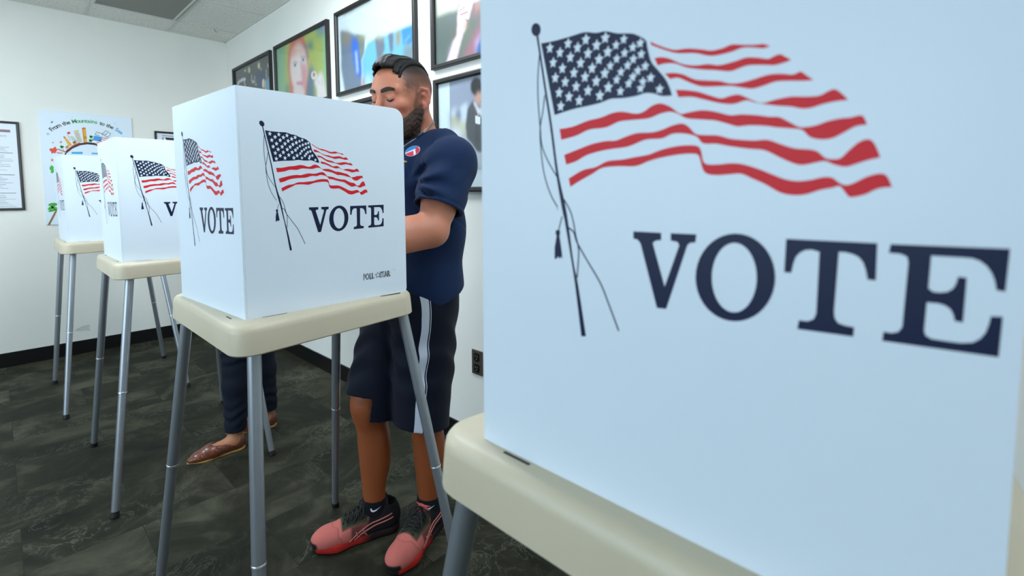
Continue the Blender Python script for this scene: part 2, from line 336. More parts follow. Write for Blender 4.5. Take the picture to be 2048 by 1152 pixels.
def add_poly(bm, poly, fn, m):
    P = [Vector((x, y, 0)) for x, y in poly]; vs = [bm.verts.new(fn(p)) for p in P]
    for t in tessellate_polygon([P]):
        try: bm.faces.new([vs[i] for i in t]).material_index = m
        except ValueError: pass
LOGO = (text_shapes('POLL', .0205, .0011, 1.02, 'LEFT'), text_shapes('STAR', .0205, .0011, 1.02, 'LEFT'), text_shapes('POLL', .0205, -.00035, 1.16, 'LEFT'), text_shapes('STAR', .0205, -.00035, 1.16, 'LEFT'))
PW, PD, PH, FL = .40, .415, .495, .045
def panel(name, parent, W, place, normal, logo=False, corners=(0, 0, 0, 0), stretch=.936, shift=.053):
    """place(u, v, w) -> booth space; u along the panel from its left edge as read, v up, w out of the printed face"""
    bm = bmesh.new()
    U0 = .0047 if logo and corners[1] > .01 else 0; U1 = W-.0047 if logo and corners[0] > .01 else W
    prof = rounded([(U0, -.006), (U1, -.006), (U1, PH), (U0, PH)], list(corners), 7)
    a = [bm.verts.new(place(p[0], p[1], 0)) for p in prof]; b = [bm.verts.new(place(p[0], p[1], -.0045)) for p in prof]
    bm.faces.new(a); bm.faces.new(b[::-1]); n = len(a)
    for i in range(n): bm.faces.new((a[i], b[i], b[(i+1) % n], a[(i+1) % n]))
    bmesh.ops.recalc_face_normals(bm, faces=bm.faces[:])
    fix = lambda p: (shift+(p[0]-.078)*stretch, p[1])
    flat = bmesh.new()
    for layer, m, poly in ART: add_poly(flat, [fix(p) for p in poly], lambda p, L=layer: place(p.x, p.y, .0002*L), m)
    if logo:
        for k, (VF, m, w) in enumerate(((LOGO[0], 3, .0002), (LOGO[1], 3, .0002), (LOGO[2], 0, .0004), (LOGO[3], 0, .0004))):
            off = .0 if k % 2 == 0 else .0485
            add_shapes(flat, VF, lambda p, o=off, w=w: place(.2825+(p.x*.65+o)*1.0, .048+p.y+.0004*math.sin(p.x*400), w), m)
        for ra, m, w in ((.0088, 3, .0006), (.0062, 0, .0008)):
            add_poly(flat, [(.2825+.0425+(ra if k % 2 == 0 else ra*.5)*math.sin(k*math.pi/5), .0552+(ra if k % 2 == 0 else ra*.5)*math.cos(k*math.pi/5)) for k in range(10)], lambda p, w=w: place(p.x, p.y, w), m)
        for k in range(10):
            a1, a2 = 2*math.pi*k/10, 2*math.pi*(k+1)/10
            add_poly(flat, [(.376+r_*math.cos(a_), .064+r_*math.sin(a_)) for r_, a_ in ((.0010, a1), (.0014, a1), (.0014, a2), (.0010, a2))], lambda p: place(p.x, p.y, .0003), 3)
    nv = Vector(normal)
    for f in flat.faces:
        f.normal_update()
        if f.normal.dot(nv) < 0: f.normal_flip()
    me = bpy.data.meshes.new('tmp'); flat.to_mesh(me); flat.free(); bm.from_mesh(me); bpy.data.meshes.remove(me)
    me = bpy.data.meshes.new(name); bm.to_mesh(me); bm.free()
    return link(name, me, [M_white, M_navy, M_red, M_black], parent)

# ------------------------------------------------------------------ voting booths
def tray_bm():
    bm = bmesh.new(); rings = []
    C = [(-.030, -.270), (.449, -.207), (.449, .207), (-.030, .270)]
    def ring(d, z, r):
        pts = rounded([(x+(d if x < 0 else -d), y+(d if y < 0 else -d)) for x, y in C], max(r, .004), 8)
        return [bm.verts.new((p[0], p[1], z)) for p in pts]
    prof = [(.012, .905, .034), (.011, .872, .034), (.008, .868, .037), (.001, .867, .045), (-.002, .870, .047), (-.001, .885, .046), (.001, .912, .045), (.003, .921, .043), (.008, .927, .038), (.015, .9297, .032), (.03, .9302, .022)]
    for d, z, r in prof: rings.append(ring(d, z, r))
    n = len(rings[0])
    for a, b in zip(rings, rings[1:]):
        for i in range(n): bm.faces.new((a[i], a[(i+1) % n], b[(i+1) % n], b[i]))
    bm.faces.new(rings[-1]); bm.faces.new(rings[0][::-1])
    # dark slots the screen tabs drop into
    for lo, hi in (((.045, -.2055, .9296), (.098, -.2025, .9306)), ((.34, -.2045, .9296), (.40, -.2015, .9306)), ((-.0065, -.165, .9296), (-.0035, -.135, .9306)), ((-.0065, .13, .9296), (-.0035, .165, .9306)), ((.045, .2025, .9296), (.098, .2055, .9306))): box(bm, lo, hi, mat=1)
    return bm
tray_mesh = None
def leg(parent, top, foot):
    top, foot = Vector(top), Vector(foot); d = (foot-top); L = d.length; u = d/L
    j = .50
    bm = bmesh.new(); tube(bm, [top, top+u*L*j], [.0145, .0140], 20); tube(bm, [top+u*L*j, foot-u*.010], [.0132, .0128], 20)
    o = bm_obj('leg', bm, M_alu, parent, True, 40)
    bm = bmesh.new(); c = top+u*L*j; tube(bm, [c-u*.0025, c-u*.0015, c+u*.0022, c+u*.003], [.0140, .0147, .0147, .0132], 20); bm_obj('joint_ring', bm, M_aludark, o, True, 40)
    bm = bmesh.new(); z = foot.copy()
    tube(bm, [foot-u*.022, foot-u*.004, Vector((foot.x, foot.y, .0015)), Vector((foot.x, foot.y, 0))], [.0136, .0142, .0142, .0125], 16); bm_obj('foot_cap', bm, M_rubber, o, True, 40)
    return o
def booth(loc, feet, label, near=False, rz=0):
    global tray_mesh
    t = empty('voting_booth', loc); ca, sa = math.cos(math.radians(rz)), math.sin(math.radians(rz)); rt = lambda x, y, z: (x*ca-y*sa, x*sa+y*ca, z); tag(t, label, 'voting booth', 'row of voting booths')
    if tray_mesh is None:
        o = bm_obj('tray', tray_bm(), [M_plastic, M_black], t, True, 35); tray_mesh = o.data
    else: link('tray', tray_mesh, None, t)
    z0 = .9305
    kw = dict(stretch=1.0, shift=.078) if near else dict(shift=.068)
    panel('back_panel', t, PW, lambda u, v, w: rt(-w, PW/2-u, z0+v), (-1, 0, 0), **kw)
    panel('side_panel', t, PD, lambda u, v, w: rt(u, -PW/2-w-u*FL, z0+v), (0, -1, 0), True, (.001, .016, .030, .001))
    panel('side_panel', t, PD, lambda u, v, w: rt(PD-u, PW/2+w-(PD-u)*(FL+.8*sa), z0+v), (0, 1, 0), True, (.016, .001, .001, .030))
    tops = ((.022, -.216, .875), (.003, .222, .875), (.420, -.178, .875), (.410, .181, .875))
    for tp, ft in zip(tops, feet): dx, dy = ft[0]-loc[0], ft[1]-loc[1]; leg(t, tp, (dx, dy, 0))
    return t
booth((.355, .177, 0), ((.300, -.20), (.300, .575), (.82, -.22), (.83, .575)), 'white flag-printed voting booth cropped in the right foreground, nearest and slightly blurred', True)
booth((.3428, 1.3196, 0), ((.30, .965), (.264, 1.68), (.85, .97), (.835, 1.725)), 'white flag-printed voting booth in the middle, where the man in navy stands', rz=3.5)
booth((.334, 2.650, 0), ((.243, 2.267), (.262, 2.995), (.814, 2.287), (.843, 3.085)), 'white flag-printed voting booth second from the back wall, beside the brown shoes', rz=1)
booth((.272, 3.930, 0), ((.200, 3.481), (.203, 4.199), (.768, 3.511), (.793, 4.264)), 'farthest white flag-printed voting booth, standing in front of the colourful poster', rz=1)
# ------------------------------------------------------------------ framed photographs on the right wall
def inpoly(U, V, P):
    m = np.zeros(U.shape, bool); n = len(P)
    for i in range(n):
        x1, y1 = P[i]; x2, y2 = P[(i+1) % n]
        if y1 == y2: continue
        c = ((y1 > V) != (y2 > V)) & (U < (x2-x1)*(V-y1)/(y2-y1)+x1); m ^= c
    return m
def blur(a, k):
    for ax in (0, 1):
        for _ in range(2):
            p = np.pad(a, [(k, k) if i == ax else (0, 0) for i in (0, 1)], mode='edge'); c = np.cumsum(p, axis=ax)
            c = np.concatenate([np.zeros_like(np.take(c, [0], ax)), c], ax)
            n = a.shape[ax]; a = (np.take(c, range(2*k+1, 2*k+1+n), ax)-np.take(c, range(0, n), ax))/(2*k+1)
    return a
def ell_pts(cx, cy, rx, ry, rot=0, n=26):
    r = math.radians(rot); return [(cx+rx*math.cos(t)*math.cos(r)-ry*math.sin(t)*math.sin(r), cy+rx*math.cos(t)*math.sin(r)+ry*math.sin(t)*math.cos(r)) for t in [2*math.pi*k/n for k in range(n)]]
def line_pts(pts, w):
    L, R = [], []
    for i, p in enumerate(pts):
        a, b = pts[max(i-1, 0)], pts[min(i+1, len(pts)-1)]; d = math.hypot(b[0]-a[0], b[1]-a[1]) or 1; n = (-(b[1]-a[1])/d*w/2, (b[0]-a[0])/d*w/2)
        L.append((p[0]+n[0], p[1]+n[1])); R.append((p[0]-n[0], p[1]-n[1]))
    return L+R[::-1]
def painting(size, cell, base, ops, seed=0, grain=.03, mottle=None):
    """colour grid (rows bottom to top) painted from soft polygons given in picture metres (u right, v up)"""
    W, H = size; nx, ny = max(2, int(W/cell)), max(2, int(H/cell))
    U, V = np.meshgrid(np.linspace(0, W, nx), np.linspace(0, H, ny)); C = np.ones((ny, nx, 3))*np.array(s2l(base)); rng = np.random.default_rng(seed)
    if mottle:
        for k, c in enumerate(mottle):
            n = blur(rng.random((ny, nx)), max(4, nx//14)); n = (n-n.min())/(n.max()-n.min()); m = np.clip((n-.5)*5, 0, 1)[..., None]*.7; C = C*(1-m)+np.array(s2l(c))*m
    for pts, col, soft in ops:
        m = inpoly(U, V, pts).astype(float)
        if soft: m = blur(m, soft)
        m = m[..., None]; C = C*(1-m)+np.array(s2l(col))*m
    C *= 1+grain*(rng.random((ny, nx, 1))-.5)*2
    return U, V, np.clip(C*.78, 0, 1)
def grid_mesh(name, U, V, C, fn, m, parent):
    ny, nx = U.shape; co = np.array([fn(u, v) for u, v in zip(U.ravel(), V.ravel())], np.float32)
    i = np.arange((ny-1)*(nx-1)); r, c = i//(nx-1), i % (nx-1); a = r*nx+c
    F = np.stack([a, a+1, a+nx+1, a+nx], 1)
    me = bpy.data.meshes.new(name); me.from_pydata(co.tolist(), [], F.tolist())
    at = me.color_attributes.new('Col', 'FLOAT_COLOR', 'POINT'); at.data.foreach_set('color', np.concatenate([C.reshape(-1, 3), np.ones((ny*nx, 1))], 1).astype(np.float32).ravel())
    return link(name, me, m, parent)
M_photo = attr_mat('photographic_print', .35, spec=.4)
def glass_mat():
    m = bpy.data.materials.new('picture_glazing'); m.use_nodes = True; nt = m.node_tree; N = nt.nodes; L = nt.links; N.remove(N['Principled BSDF'])
    t = N.new('ShaderNodeBsdfTransparent'); g = N.new('ShaderNodeBsdfGlossy'); g.inputs['Roughness'].default_value = .06; f = N.new('ShaderNodeFresnel'); f.inputs['IOR'].default_value = 1.5
    mx = N.new('ShaderNodeMixShader'); ge = N.new('ShaderNodeNewGeometry'); sb = N.new('ShaderNodeMath'); sb.operation = 'SUBTRACT'; sb.inputs[0].default_value = 1; L.new(ge.outputs['Backfacing'], sb.inputs[1]); mu = N.new('ShaderNodeMath'); mu.operation = 'MULTIPLY'; L.new(f.outputs[0], mu.inputs[0]); L.new(sb.outputs[0], mu.inputs[1]); L.new(mu.outputs[0], mx.inputs[0]); L.new(t.outputs[0], mx.inputs[1]); L.new(g.outputs[0], mx.inputs[2]); L.new(mx.outputs[0], N['Material Output'].inputs['Surface'])
    return m
M_glass = glass_mat()
FW = .022
def frame_parts(parent, fn, W, H, fw, depth, m, glaze=True):
    """fn(u, v, w): wall frame with mitred moulding and a pane"""
    bm = bmesh.new(); prof = [(0, 0), (0, depth), (fw*.25, depth+.002), (fw*.8, depth+.001), (fw, depth-.006), (fw, .004)]
    rings = []
    for d, w in prof: rings.append([bm.verts.new(fn(*p, w)) for p in ((d, d), (W-d, d), (W-d, H-d), (d, H-d))])
    for a, b in zip(rings, rings[1:]):
        for i in range(4): bm.faces.new((a[i], a[(i+1) % 4], b[(i+1) % 4], b[i]))
    bm.faces.new([bm.verts.new(fn(*p, .001)) for p in ((.002, .002), (W-.002, .002), (W-.002, H-.002), (.002, H-.002))])
    bm_obj('frame', bm, m, parent)
    if glaze:
        bm = bmesh.new(); lo = [bm.verts.new(fn(*p, w)) for w in (.0085, .0105) for p in ((fw-.002, fw-.002), (W-fw+.002, fw-.002), (W-fw+.002, H-fw+.002), (fw-.002, H-fw+.002))]
        for f in ((0,1,2,3),(4,5,6,7),(0,1,5,4),(1,2,6,5),(2,3,7,6),(3,0,4,7)): bm.faces.new([lo[i] for i in f])
        bm_obj('glass_pane', bm, M_glass, parent)
def wall_photo(y_hi, y_lo, z0, z1, zoom, base, ops, label, seed, mottle=None):
    W, H = y_hi-y_lo, z1-z0; xo = XR
    t = empty('framed_photograph', (XR, (y_hi+y_lo)/2, (z0+z1)/2)); tag(t, label, 'picture', 'framed photographs on the right wall')
    ox, oy, sc = zoom
    def conv(P):
        out = []
        for x, y in P:
            q = on_x(ox+x/sc, oy+y/sc, XR-.008); out.append((y_hi-FW-q[1], q[2]-z0-FW))
        return out
    fn = lambda u, v, w: (-w, W/2-u, v-H/2)
    U, V, C = painting((W-2*FW, H-2*FW), .004, base, [(op[0] if len(op) > 3 else conv(op[0]), op[1], op[2]) for op in ops], seed, mottle=mottle)
    grid_mesh('print', U, V, C, lambda u, v: fn(u+FW, v+FW, .006), M_photo, t)
    frame_parts(t, fn, W, H, FW, .022, M_frame)
E_, L_ = ell_pts, line_pts
Z1 = (460, 90, 9.752)
wall_photo(4.655, 3.835, 1.785, 2.265, Z1, '4C504E', [
 ([(100,600),(900,560),(900,1500),(100,1500)], '3A3E40', 12), (E_(290,500,24,18), 'C8D8DC', 1), (E_(368,490,24,62), 'D6CD9E', 1), ([(320,590),(368,540),(420,600),(440,900),(430,1400),(290,1400),(300,800)], '30363F', 1),
 (E_(558,400,24,64), 'E2DAA8', 1), ([(505,560),(560,480),(650,540),(680,640),(640,1400),(505,1400)], '33456A', 1), ([(128,790),(150,710),(240,640),(300,645),(305,685),(180,730),(150,800)], 'E4F0F2', 1),
 (L_([(270,690),(300,830),(330,1000)], 16), 'D0DEE2', 1), (E_(450,715,36,26), 'C4CED0', 1), (E_(415,640,12,80), '9AAEB4', 1), (E_(475,640,14,50), '8CA2AC', 1), (E_(500,770,14,16), 'E8E4CC', 1),
 (E_(645,750,26,90), 'EFE4D2', 1), (E_(690,780,26,110), 'BDB898', 1), (E_(742,400,16,44), 'E6D8C4', 1), ([(690,520),(740,450),(780,540),(780,700),(700,700)], '3F5A5C', 1), (E_(742,760,44,130), '5DA6CC', 2), (L_([(700,470),(700,640)], 9), 'D8E4C8', 0), (E_(600,470,12,24), 'A8C4DC', 1)],
 'framed dark photograph of people at work, farthest picture from the camera on the right wall', 1, ['5C5F5A', '45484A'])
wall_photo(3.760, 2.930, 1.785, 2.270, Z1, 'B9C768', [
 ([(900,-300),(1060,-300),(1060,1600),(900,1600)], '8FC29A', 10), ([(1800,-700),(2000,-700),(2000,1600),(1840,1600)], '93CFA0', 8), (E_(1560,10,70,70), '4C8C92', 5), (E_(1750,-300,90,120), '5F9C98', 7), (E_(1820,-330,50,60), '9C8FC8', 5),
 ([(1560,380),(1640,500),(1660,1500),(1380,1500),(1480,700)], '647F90', 6), (E_(1120,870,50,110), '6F9C86', 5),
 ([(1140,60),(1200,-150),(1310,-250),(1420,-180),(1480,0),(1520,200),(1500,620),(1480,900),(1430,1500),(1160,1500),(1150,700),(1120,420)], 'E08468', 3),
 ([(1400,-100),(1480,30),(1520,250),(1480,350),(1420,160)], '8A7F8C', 5), (E_(1330,430,165,460), 'F6E6DE', 4), (E_(1340,950,110,260), 'F0E2DC', 4), ([(1215,60),(1400,60),(1440,200),(1330,110),(1180,260)], 'E8A08E', 5),
 ([(1385,330),(1490,420),(1480,760),(1390,860),(1400,620)], 'E49AA8', 5), (E_(1262,385,38,30), 'B8C4D8', 2), (E_(1262,388,18,24), '3F6690', 1), (E_(1418,280,42,30), 'B8C4D8', 2), (E_(1420,284,20,26), '3A6288', 1), (L_([(1210,350),(1265,325),(1310,345)], 14), '9C7C80', 1), (L_([(1370,245),(1420,215),(1465,235)], 14), '8C7078', 1),
 (L_([(1372,330),(1400,560),(1350,610)], 10), 'C48C98', 2), (E_(1355,745,70,24), 'D4708A', 2), (L_([(1280,745),(1420,742)], 7), '8C3C54', 1),
 (E_(1632,590,58,84), 'F3EFEA', 1), (E_(1632,580,30,46), 'C98A8C', 1), ([(1680,640),(1740,540),(1800,545),(1830,720),(1880,1000),(1900,1500),(1700,1500),(1690,850),(1630,720)], 'F2ECE8', 3), (L_([(1700,700),(1760,760)], 9), 'C8A8A8', 1), (L_([(1780,660),(1800,800)], 9), 'C8A8A8', 1)],
 'framed photograph of a red-haired face on a green and yellow background', 2, ['C9D06E', 'AFC286'])
wall_photo(2.833, 2.022, 1.787, 2.277, (670, 0, 5.76), 'DCEDEE', [  # white base stands for glare on the glass, painted into the print
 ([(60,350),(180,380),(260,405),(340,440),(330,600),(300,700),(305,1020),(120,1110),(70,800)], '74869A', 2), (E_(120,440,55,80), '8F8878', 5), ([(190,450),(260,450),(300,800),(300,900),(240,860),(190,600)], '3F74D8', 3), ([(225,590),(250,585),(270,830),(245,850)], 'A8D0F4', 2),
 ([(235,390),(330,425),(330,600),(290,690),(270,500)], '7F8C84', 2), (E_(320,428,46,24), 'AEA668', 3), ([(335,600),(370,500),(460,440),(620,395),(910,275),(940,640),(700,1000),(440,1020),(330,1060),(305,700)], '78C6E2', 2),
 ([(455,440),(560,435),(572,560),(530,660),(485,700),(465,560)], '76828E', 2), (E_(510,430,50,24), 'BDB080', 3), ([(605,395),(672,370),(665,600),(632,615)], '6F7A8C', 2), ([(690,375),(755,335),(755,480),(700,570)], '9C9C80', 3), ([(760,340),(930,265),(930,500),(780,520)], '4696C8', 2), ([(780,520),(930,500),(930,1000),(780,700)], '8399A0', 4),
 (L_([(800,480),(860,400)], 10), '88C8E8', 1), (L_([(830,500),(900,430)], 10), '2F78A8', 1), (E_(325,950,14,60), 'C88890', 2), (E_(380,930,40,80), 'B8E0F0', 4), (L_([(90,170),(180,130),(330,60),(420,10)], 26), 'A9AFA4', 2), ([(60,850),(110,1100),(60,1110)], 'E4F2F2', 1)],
 'framed photograph of a crowd in blue under a pale sky, behind the man\'s head', 3)  # pale top of the print is glare on the glass, painted in
wall_photo(1.897, 1.050, 1.782, 2.275, (860, 0, 7.68), '66756D', [
 ([(90,-900),(440,-900),(430,140),(100,260)], 'EBECD2', 2), (E_(230,390,110,130), '566B68', 14), (E_(380,480,50,40), 'A89E62', 8), (E_(190,340,40,60), '8F7F66', 10), (E_(320,340,60,90), '6A6478', 14), ([(500,420),(650,250),(660,420),(560,620),(450,900),(400,940),(470,650)], '7C9074', 8),
 ([(500,900),(600,700),(640,560),(830,300),(860,420),(700,650),(660,900)], 'C4788C', 6), ([(680,640),(800,470),(720,850),(700,830)], 'D6B8E2', 3), ([(700,860),(725,700),(830,480),(1300,480),(1300,1100),(700,1100)], '2472B8', 2), (E_(715,110,62,90), 'DE506C', 7), (E_(732,100,20,30), 'F6CC98', 3),
 ([(225,1000),(300,800),(345,640),(405,530),(415,240),(425,120),(470,30),(520,-60),(640,-60),(645,120),(615,190),(600,290),(560,320),(545,440),(515,500),(470,650),(395,960)], 'F2D8DE', 1), (L_([(435,180),(530,105),(625,55)], 9), '9C6C78', 0), (L_([(460,225),(530,195),(600,165)], 9), '9C6C78', 0), (L_([(545,280),(555,320),(590,300)], 10), '80525C', 0), (E_(540,390,20,62), 'E4A46A', 3), (E_(350,780,30,120, 20), 'F6EAF6', 5)],
 'framed photograph of a raised pale arm and hand, at the top beside the near booth', 4, ['70807A', '5C6C60'])
wall_photo(1.884, 1.050, 1.205, 1.733, (860, 120, 4.117), 'DDF0F0', [
 ([(.083,.075),(.705,.075),(.705,.49),(.083,.49)], '9DA8BA', 0, 1), ([(.083,.30),(.705,.30),(.705,.35),(.083,.35)], '8595A0', 4, 1), ([(.083,.075),(.36,.075),(.36,.31),(.083,.31)], 'B9C6CC', 4, 1), ([(.42,.075),(.62,.075),(.56,.40),(.47,.40)], '7C8894', 6, 1), (E_(205,440,36,46), 'DCE8F0', 3), ([(240,390),(300,345),(320,480),(300,560),(250,560)], 'D6E6F2', 2), (E_(228,455,20,52), '5C7490', 3), (E_(205,520,26,50), 'CFC88C', 4), (E_(272,560,26,54), 'D2CC86', 4), (E_(215,600,50,40), 'E6EEF2', 4),
 ([(355,325),(305,410),(290,540),(300,640),(345,700),(385,755),(520,755),(520,400),(420,420)], '53585C', 1), ([(345,440),(380,520),(370,700),(400,750),(390,520)], '3E4246', 2), ([(350,335),(372,350),(405,405),(440,380),(440,470),(390,440)], 'E8ECF2', 1), (E_(405,305,38,62), 'CFA08C', 1), (E_(380,218,50,76), '1B1D20', 1), (E_(400,300,24,40), 'D6AA96', 2), (L_([(392,292),(412,286)], 4), '4A3430', 0), (L_([(400,345),(418,343)], 4), '9A6058', 0),
 (L_([(375,370),(392,440),(396,470)], 4), 'D8DCE4', 0), ([(372,458),(412,468),(410,532),(368,520)], 'F2F8FC', 0), (E_(420,800,8,10), 'E48CA0', 1)],
 'framed photograph with white border of a dark-haired figure wearing a badge', 5)
wall_photo(2.833, 2.022, 1.205, 1.735, (670, 0, 5.76), '8795A0', [([(0,1000),(900,1000),(900,1500),(0,1500)], '5A6670', 10)], 'dark-framed picture mostly hidden behind the man and the middle booth', 6, ['A4B0B8', '6A7078'])

# ------------------------------------------------------------------ back wall: poster and two notices
def flat_shape(bm, zoom, pts, m, lay, org):
    ox, oy, sc = zoom; P = []
    for x, y in pts:
        q = on_y(ox+x/sc, oy+y/sc, YB-.012); P.append((q[0]-org[0], q[2]-org[1]))
    add_poly(bm, P, lambda p: (p.x, -.010-.0004*lay, p.y), m)
    return P
PAL = {}
def pal(c):
    if c not in PAL: PAL[c] = (len(PAL), mat('print_'+c, c, .5))
    return PAL[c][0]
def finish(name, bm, t):
    for f in bm.faces:
        f.normal_update()
    me = bpy.data.meshes.new(name); bm.to_mesh(me); bm.free()
    return link(name, me, [v[1] for v in sorted(PAL.values(), key=lambda v: v[0])], t)
px0, px1, pz0, pz1 = .251, .780, .983, 1.805
org = ((px0+px1)/2, (pz0+pz1)/2)
t = empty('wall_poster', (org[0], YB, org[1])); tag(t, 'white poster of a colourful town on an arch, From the Mountains to the Sea', 'poster')
bm = bmesh.new(); box(bm, (px0-org[0], -.010, pz0-org[1]), (px1-org[0], -.0, pz1-org[1]), .0012, 1); bm_obj('board', bm, mat('foam_board', 'DDEBF4', .5), t)
Zp = (60, 210, 4.609); bm = bmesh.new()
def S(pts, c, lay=1): flat_shape(bm, Zp, pts, pal(c), lay, org)
for (x, y, rx, ry) in ((195,160,16,9),(170,270,18,10),(390,108,10,4),(785,170,12,6),(860,295,14,5),(205,155,8,9),(160,262,9,8)): S(E_(x, y, rx, ry, -15), 'BFE2F4')
S([(178,405),(195,398),(215,400),(225,385),(240,386),(240,400),(255,408),(245,425),(232,448),(215,440),(200,452),(195,430),(182,420)], 'E04A2C')
for (x, y, r) in ((212,347,11),(285,342,17),(205,507,20),(355,258,8)): S([(x+(r if k % 2 == 0 else r*.35)*math.cos(k*math.pi/5), y+(r if k % 2 == 0 else r*.35)*math.sin(k*math.pi/5)) for k in range(10)], 'E5694A')
S([(180,578),(190,560),(205,555),(212,566),(220,572),(216,590),(222,612),(210,630),(190,624),(195,604),(182,596)], '44B03A')
S([(163,1106),(184,1106),(222,1035),(252,972),(238,964),(205,1025)], '8E6A3A', 1)
for e in ((212,918,44,16,-4),(195,948,34,14,-28),(228,950,34,13,20),(205,972,38,10,-14)): S(E_(*e), '3AA53A', 2)
S(L_([(170,930),(205,925),(250,960)], 5), '7CCB52', 3)
S(L_([(330,438),(390,392),(460,362),(530,352),(600,360),(672,390)], 20), '36141A', 2); S(L_([(335,420),(395,376),(460,348)], 9), 'B83A34', 3)
for (x, y) in ((295,383),(565,290),(560,325)): S(E_(x, y, 20, 9, 15), '4CAE48', 2); S(E_(x-4, y+6, 12, 10, -40), '4CAE48', 2); S(L_([(x, y+4), (x+16, y+38)], 4), '6A8A50', 2)
S([(312,302),(330,298),(388,365),(362,385)], 'E4AC34', 2); S([(306,290),(322,290),(330,300),(312,304)], 'C85A50', 2); S([(325,385),(350,368),(360,392),(332,402)], 'B98C2C', 2); S([(390,345),(418,330),(432,352),(404,366)], 'C89A34', 2)
S([(255,410),(330,425),(322,440),(250,436)], 'EAD9D2', 2); S(L_([(255,405),(325,432)], 7), 'B03A34', 3); S(L_([(245,440),(300,445)], 7), 'B03A34', 3)
S([(358,285),(398,275),(440,338),(402,350)], 'ECECE6', 2); S([(400,236),(446,230),(484,338),(440,346)], 'D9D6C6', 2); S([(400,236),(444,230),(448,246),(406,250)], 'D8C48A', 3)
for k in range(6): S(L_([(366+k*6, 288+k*0), (402+k*7, 345-k*1)], 2), '7C7C7C', 3)
for k in range(5): S(L_([(410+k*8, 252), (446+k*8, 342)], 2), '8C8A80', 3)
S([(340,252),(368,245),(374,264),(348,270)], 'CC3030', 2); S(L_([(346,270),(372,330)], 3), '50505A', 2)
S([(478,214),(498,204),(514,212),(526,346),(494,348)], 'E6A42E', 2); S([(480,212),(512,210),(512,218),(480,220)], 'B8403A', 3); S(L_([(488,222),(502,345)], 3), '8C6420', 3); S([(498,288),(522,286),(524,312),(500,314)], 'C88824', 3)
S([(590,282),(662,296),(720,304),(672,382),(568,346)], 'F0F0F4', 2); S([(592,282),(664,294),(652,338),(578,324)], '3C98DC', 3)
for k in range(5): S(L_([(662-k*16, 300+k*14), (716-k*12, 312+k*16)], 6), 'C83C48', 3)
for p in ([(600,272),(612,248),(655,262),(690,282),(720,300)], [(600,272),(640,284)], [(664,268),(702,236),(744,266),(716,300)], [(686,266),(698,274),(714,256)], [(664,268),(672,276)]): S(L_(p, 4.5), '22242A', 4)
S([(384,432),(486,432),(485,452),(384,450)], '29A6DE'); S([(570,440),(656,442),(657,456),(568,453)], '29A6DE')
# hidden lower part of the drawing: smile and ground of the arch
S(L_([(330,440),(300,600),(290,900)], 14), '36141A', 1)
# curved title
def arc_title():
    c1, c2, c3 = [Vector((on_y(Zp[0]+x/Zp[2], Zp[1]+y/Zp[2], YB-.012)[0]-org[0], on_y(Zp[0]+x/Zp[2], Zp[1]+y/Zp[2], YB-.012)[2]-org[1])) for x, y in ((200,245),(512,162),(842,272))]
    A = np.array([[2*(c2.x-c1.x), 2*(c2.y-c1.y)], [2*(c3.x-c1.x), 2*(c3.y-c1.y)]]); b = np.array([c2.length_squared-c1.length_squared, c3.length_squared-c1.length_squared]); cx, cy = np.linalg.solve(A, b)
    R = math.hypot(c1.x-cx, c1.y-cy); a1 = math.atan2(c1.y-cy, c1.x-cx); a3 = math.atan2(c3.y-cy, c3.x-cx)
    s = 'From the Mountains to the Sea'; wid = {'i': .55, 't': .7, ' ': .75, 'm': 1.45, 'M': 1.5, 'r': .8, 'F': 1.1, 'S': 1.1, 'f': .7}
    ws = [wid.get(ch, 1) for ch in s]; tot = sum(ws); acc = 0
    for i, ch in enumerate(s):
        a = a1+(a3-a1)*(acc+ws[i]/2)/tot; acc += ws[i]
        if ch == ' ': continue
        col = '20242A' if i < 9 or 18 < i < 26 else ('3FA04C' if i < 19 else '3FA4DC')
        VF = text_shapes(ch, .038, .0008); rot = a-math.pi/2
        def fn(v, a=a, rot=rot):
            x, y = v.x*math.cos(rot)-v.y*math.sin(rot), v.x*math.sin(rot)+v.y*math.cos(rot)
            return (cx+R*math.cos(a)+x, -.0106, cy+R*math.sin(a)+y)
        add_shapes(bm, VF, fn, pal(col))
arc_title()
finish('printed_drawing', bm, t)
def notice(x0, x1, z0, z1, label, drawer):
    W, H = x1-x0, z1-z0; t = empty('framed_notice', ((x0+x1)/2, YB, (z0+z1)/2)); tag(t, label, 'framed notice')
    fn = lambda u, v, w: (u-W/2, -w, v-H/2)
    frame_parts(t, fn, W, H, .016, .014, M_frame2, False)
    bm = bmesh.new(); vs = [bm.verts.new(fn(*p, .008)) for p in ((.012, .012), (W-.012, .012), (W-.012, H-.012), (.012, H-.012))]; bm.faces.new(vs[::-1]).material_index = pal('E2EAF0'); drawer(bm, fn, W, H); finish('notice_sheet', bm, t)
def bar(bm, fn, u0, u1, v, h, c, lay=1): add_poly(bm, [(u0, v), (u1, v), (u1, v+h), (u0, v+h)], lambda p: fn(p.x, p.y, .008+.0004*lay), pal(c))
def words(bm, fn, s, u, v, size, c, lay=1, off=0, al='LEFT'): add_shapes(bm, text_shapes(s, size, off, 1, al), lambda p: fn(u+p.x, v+p.y, .008+.0004*lay), pal(c))
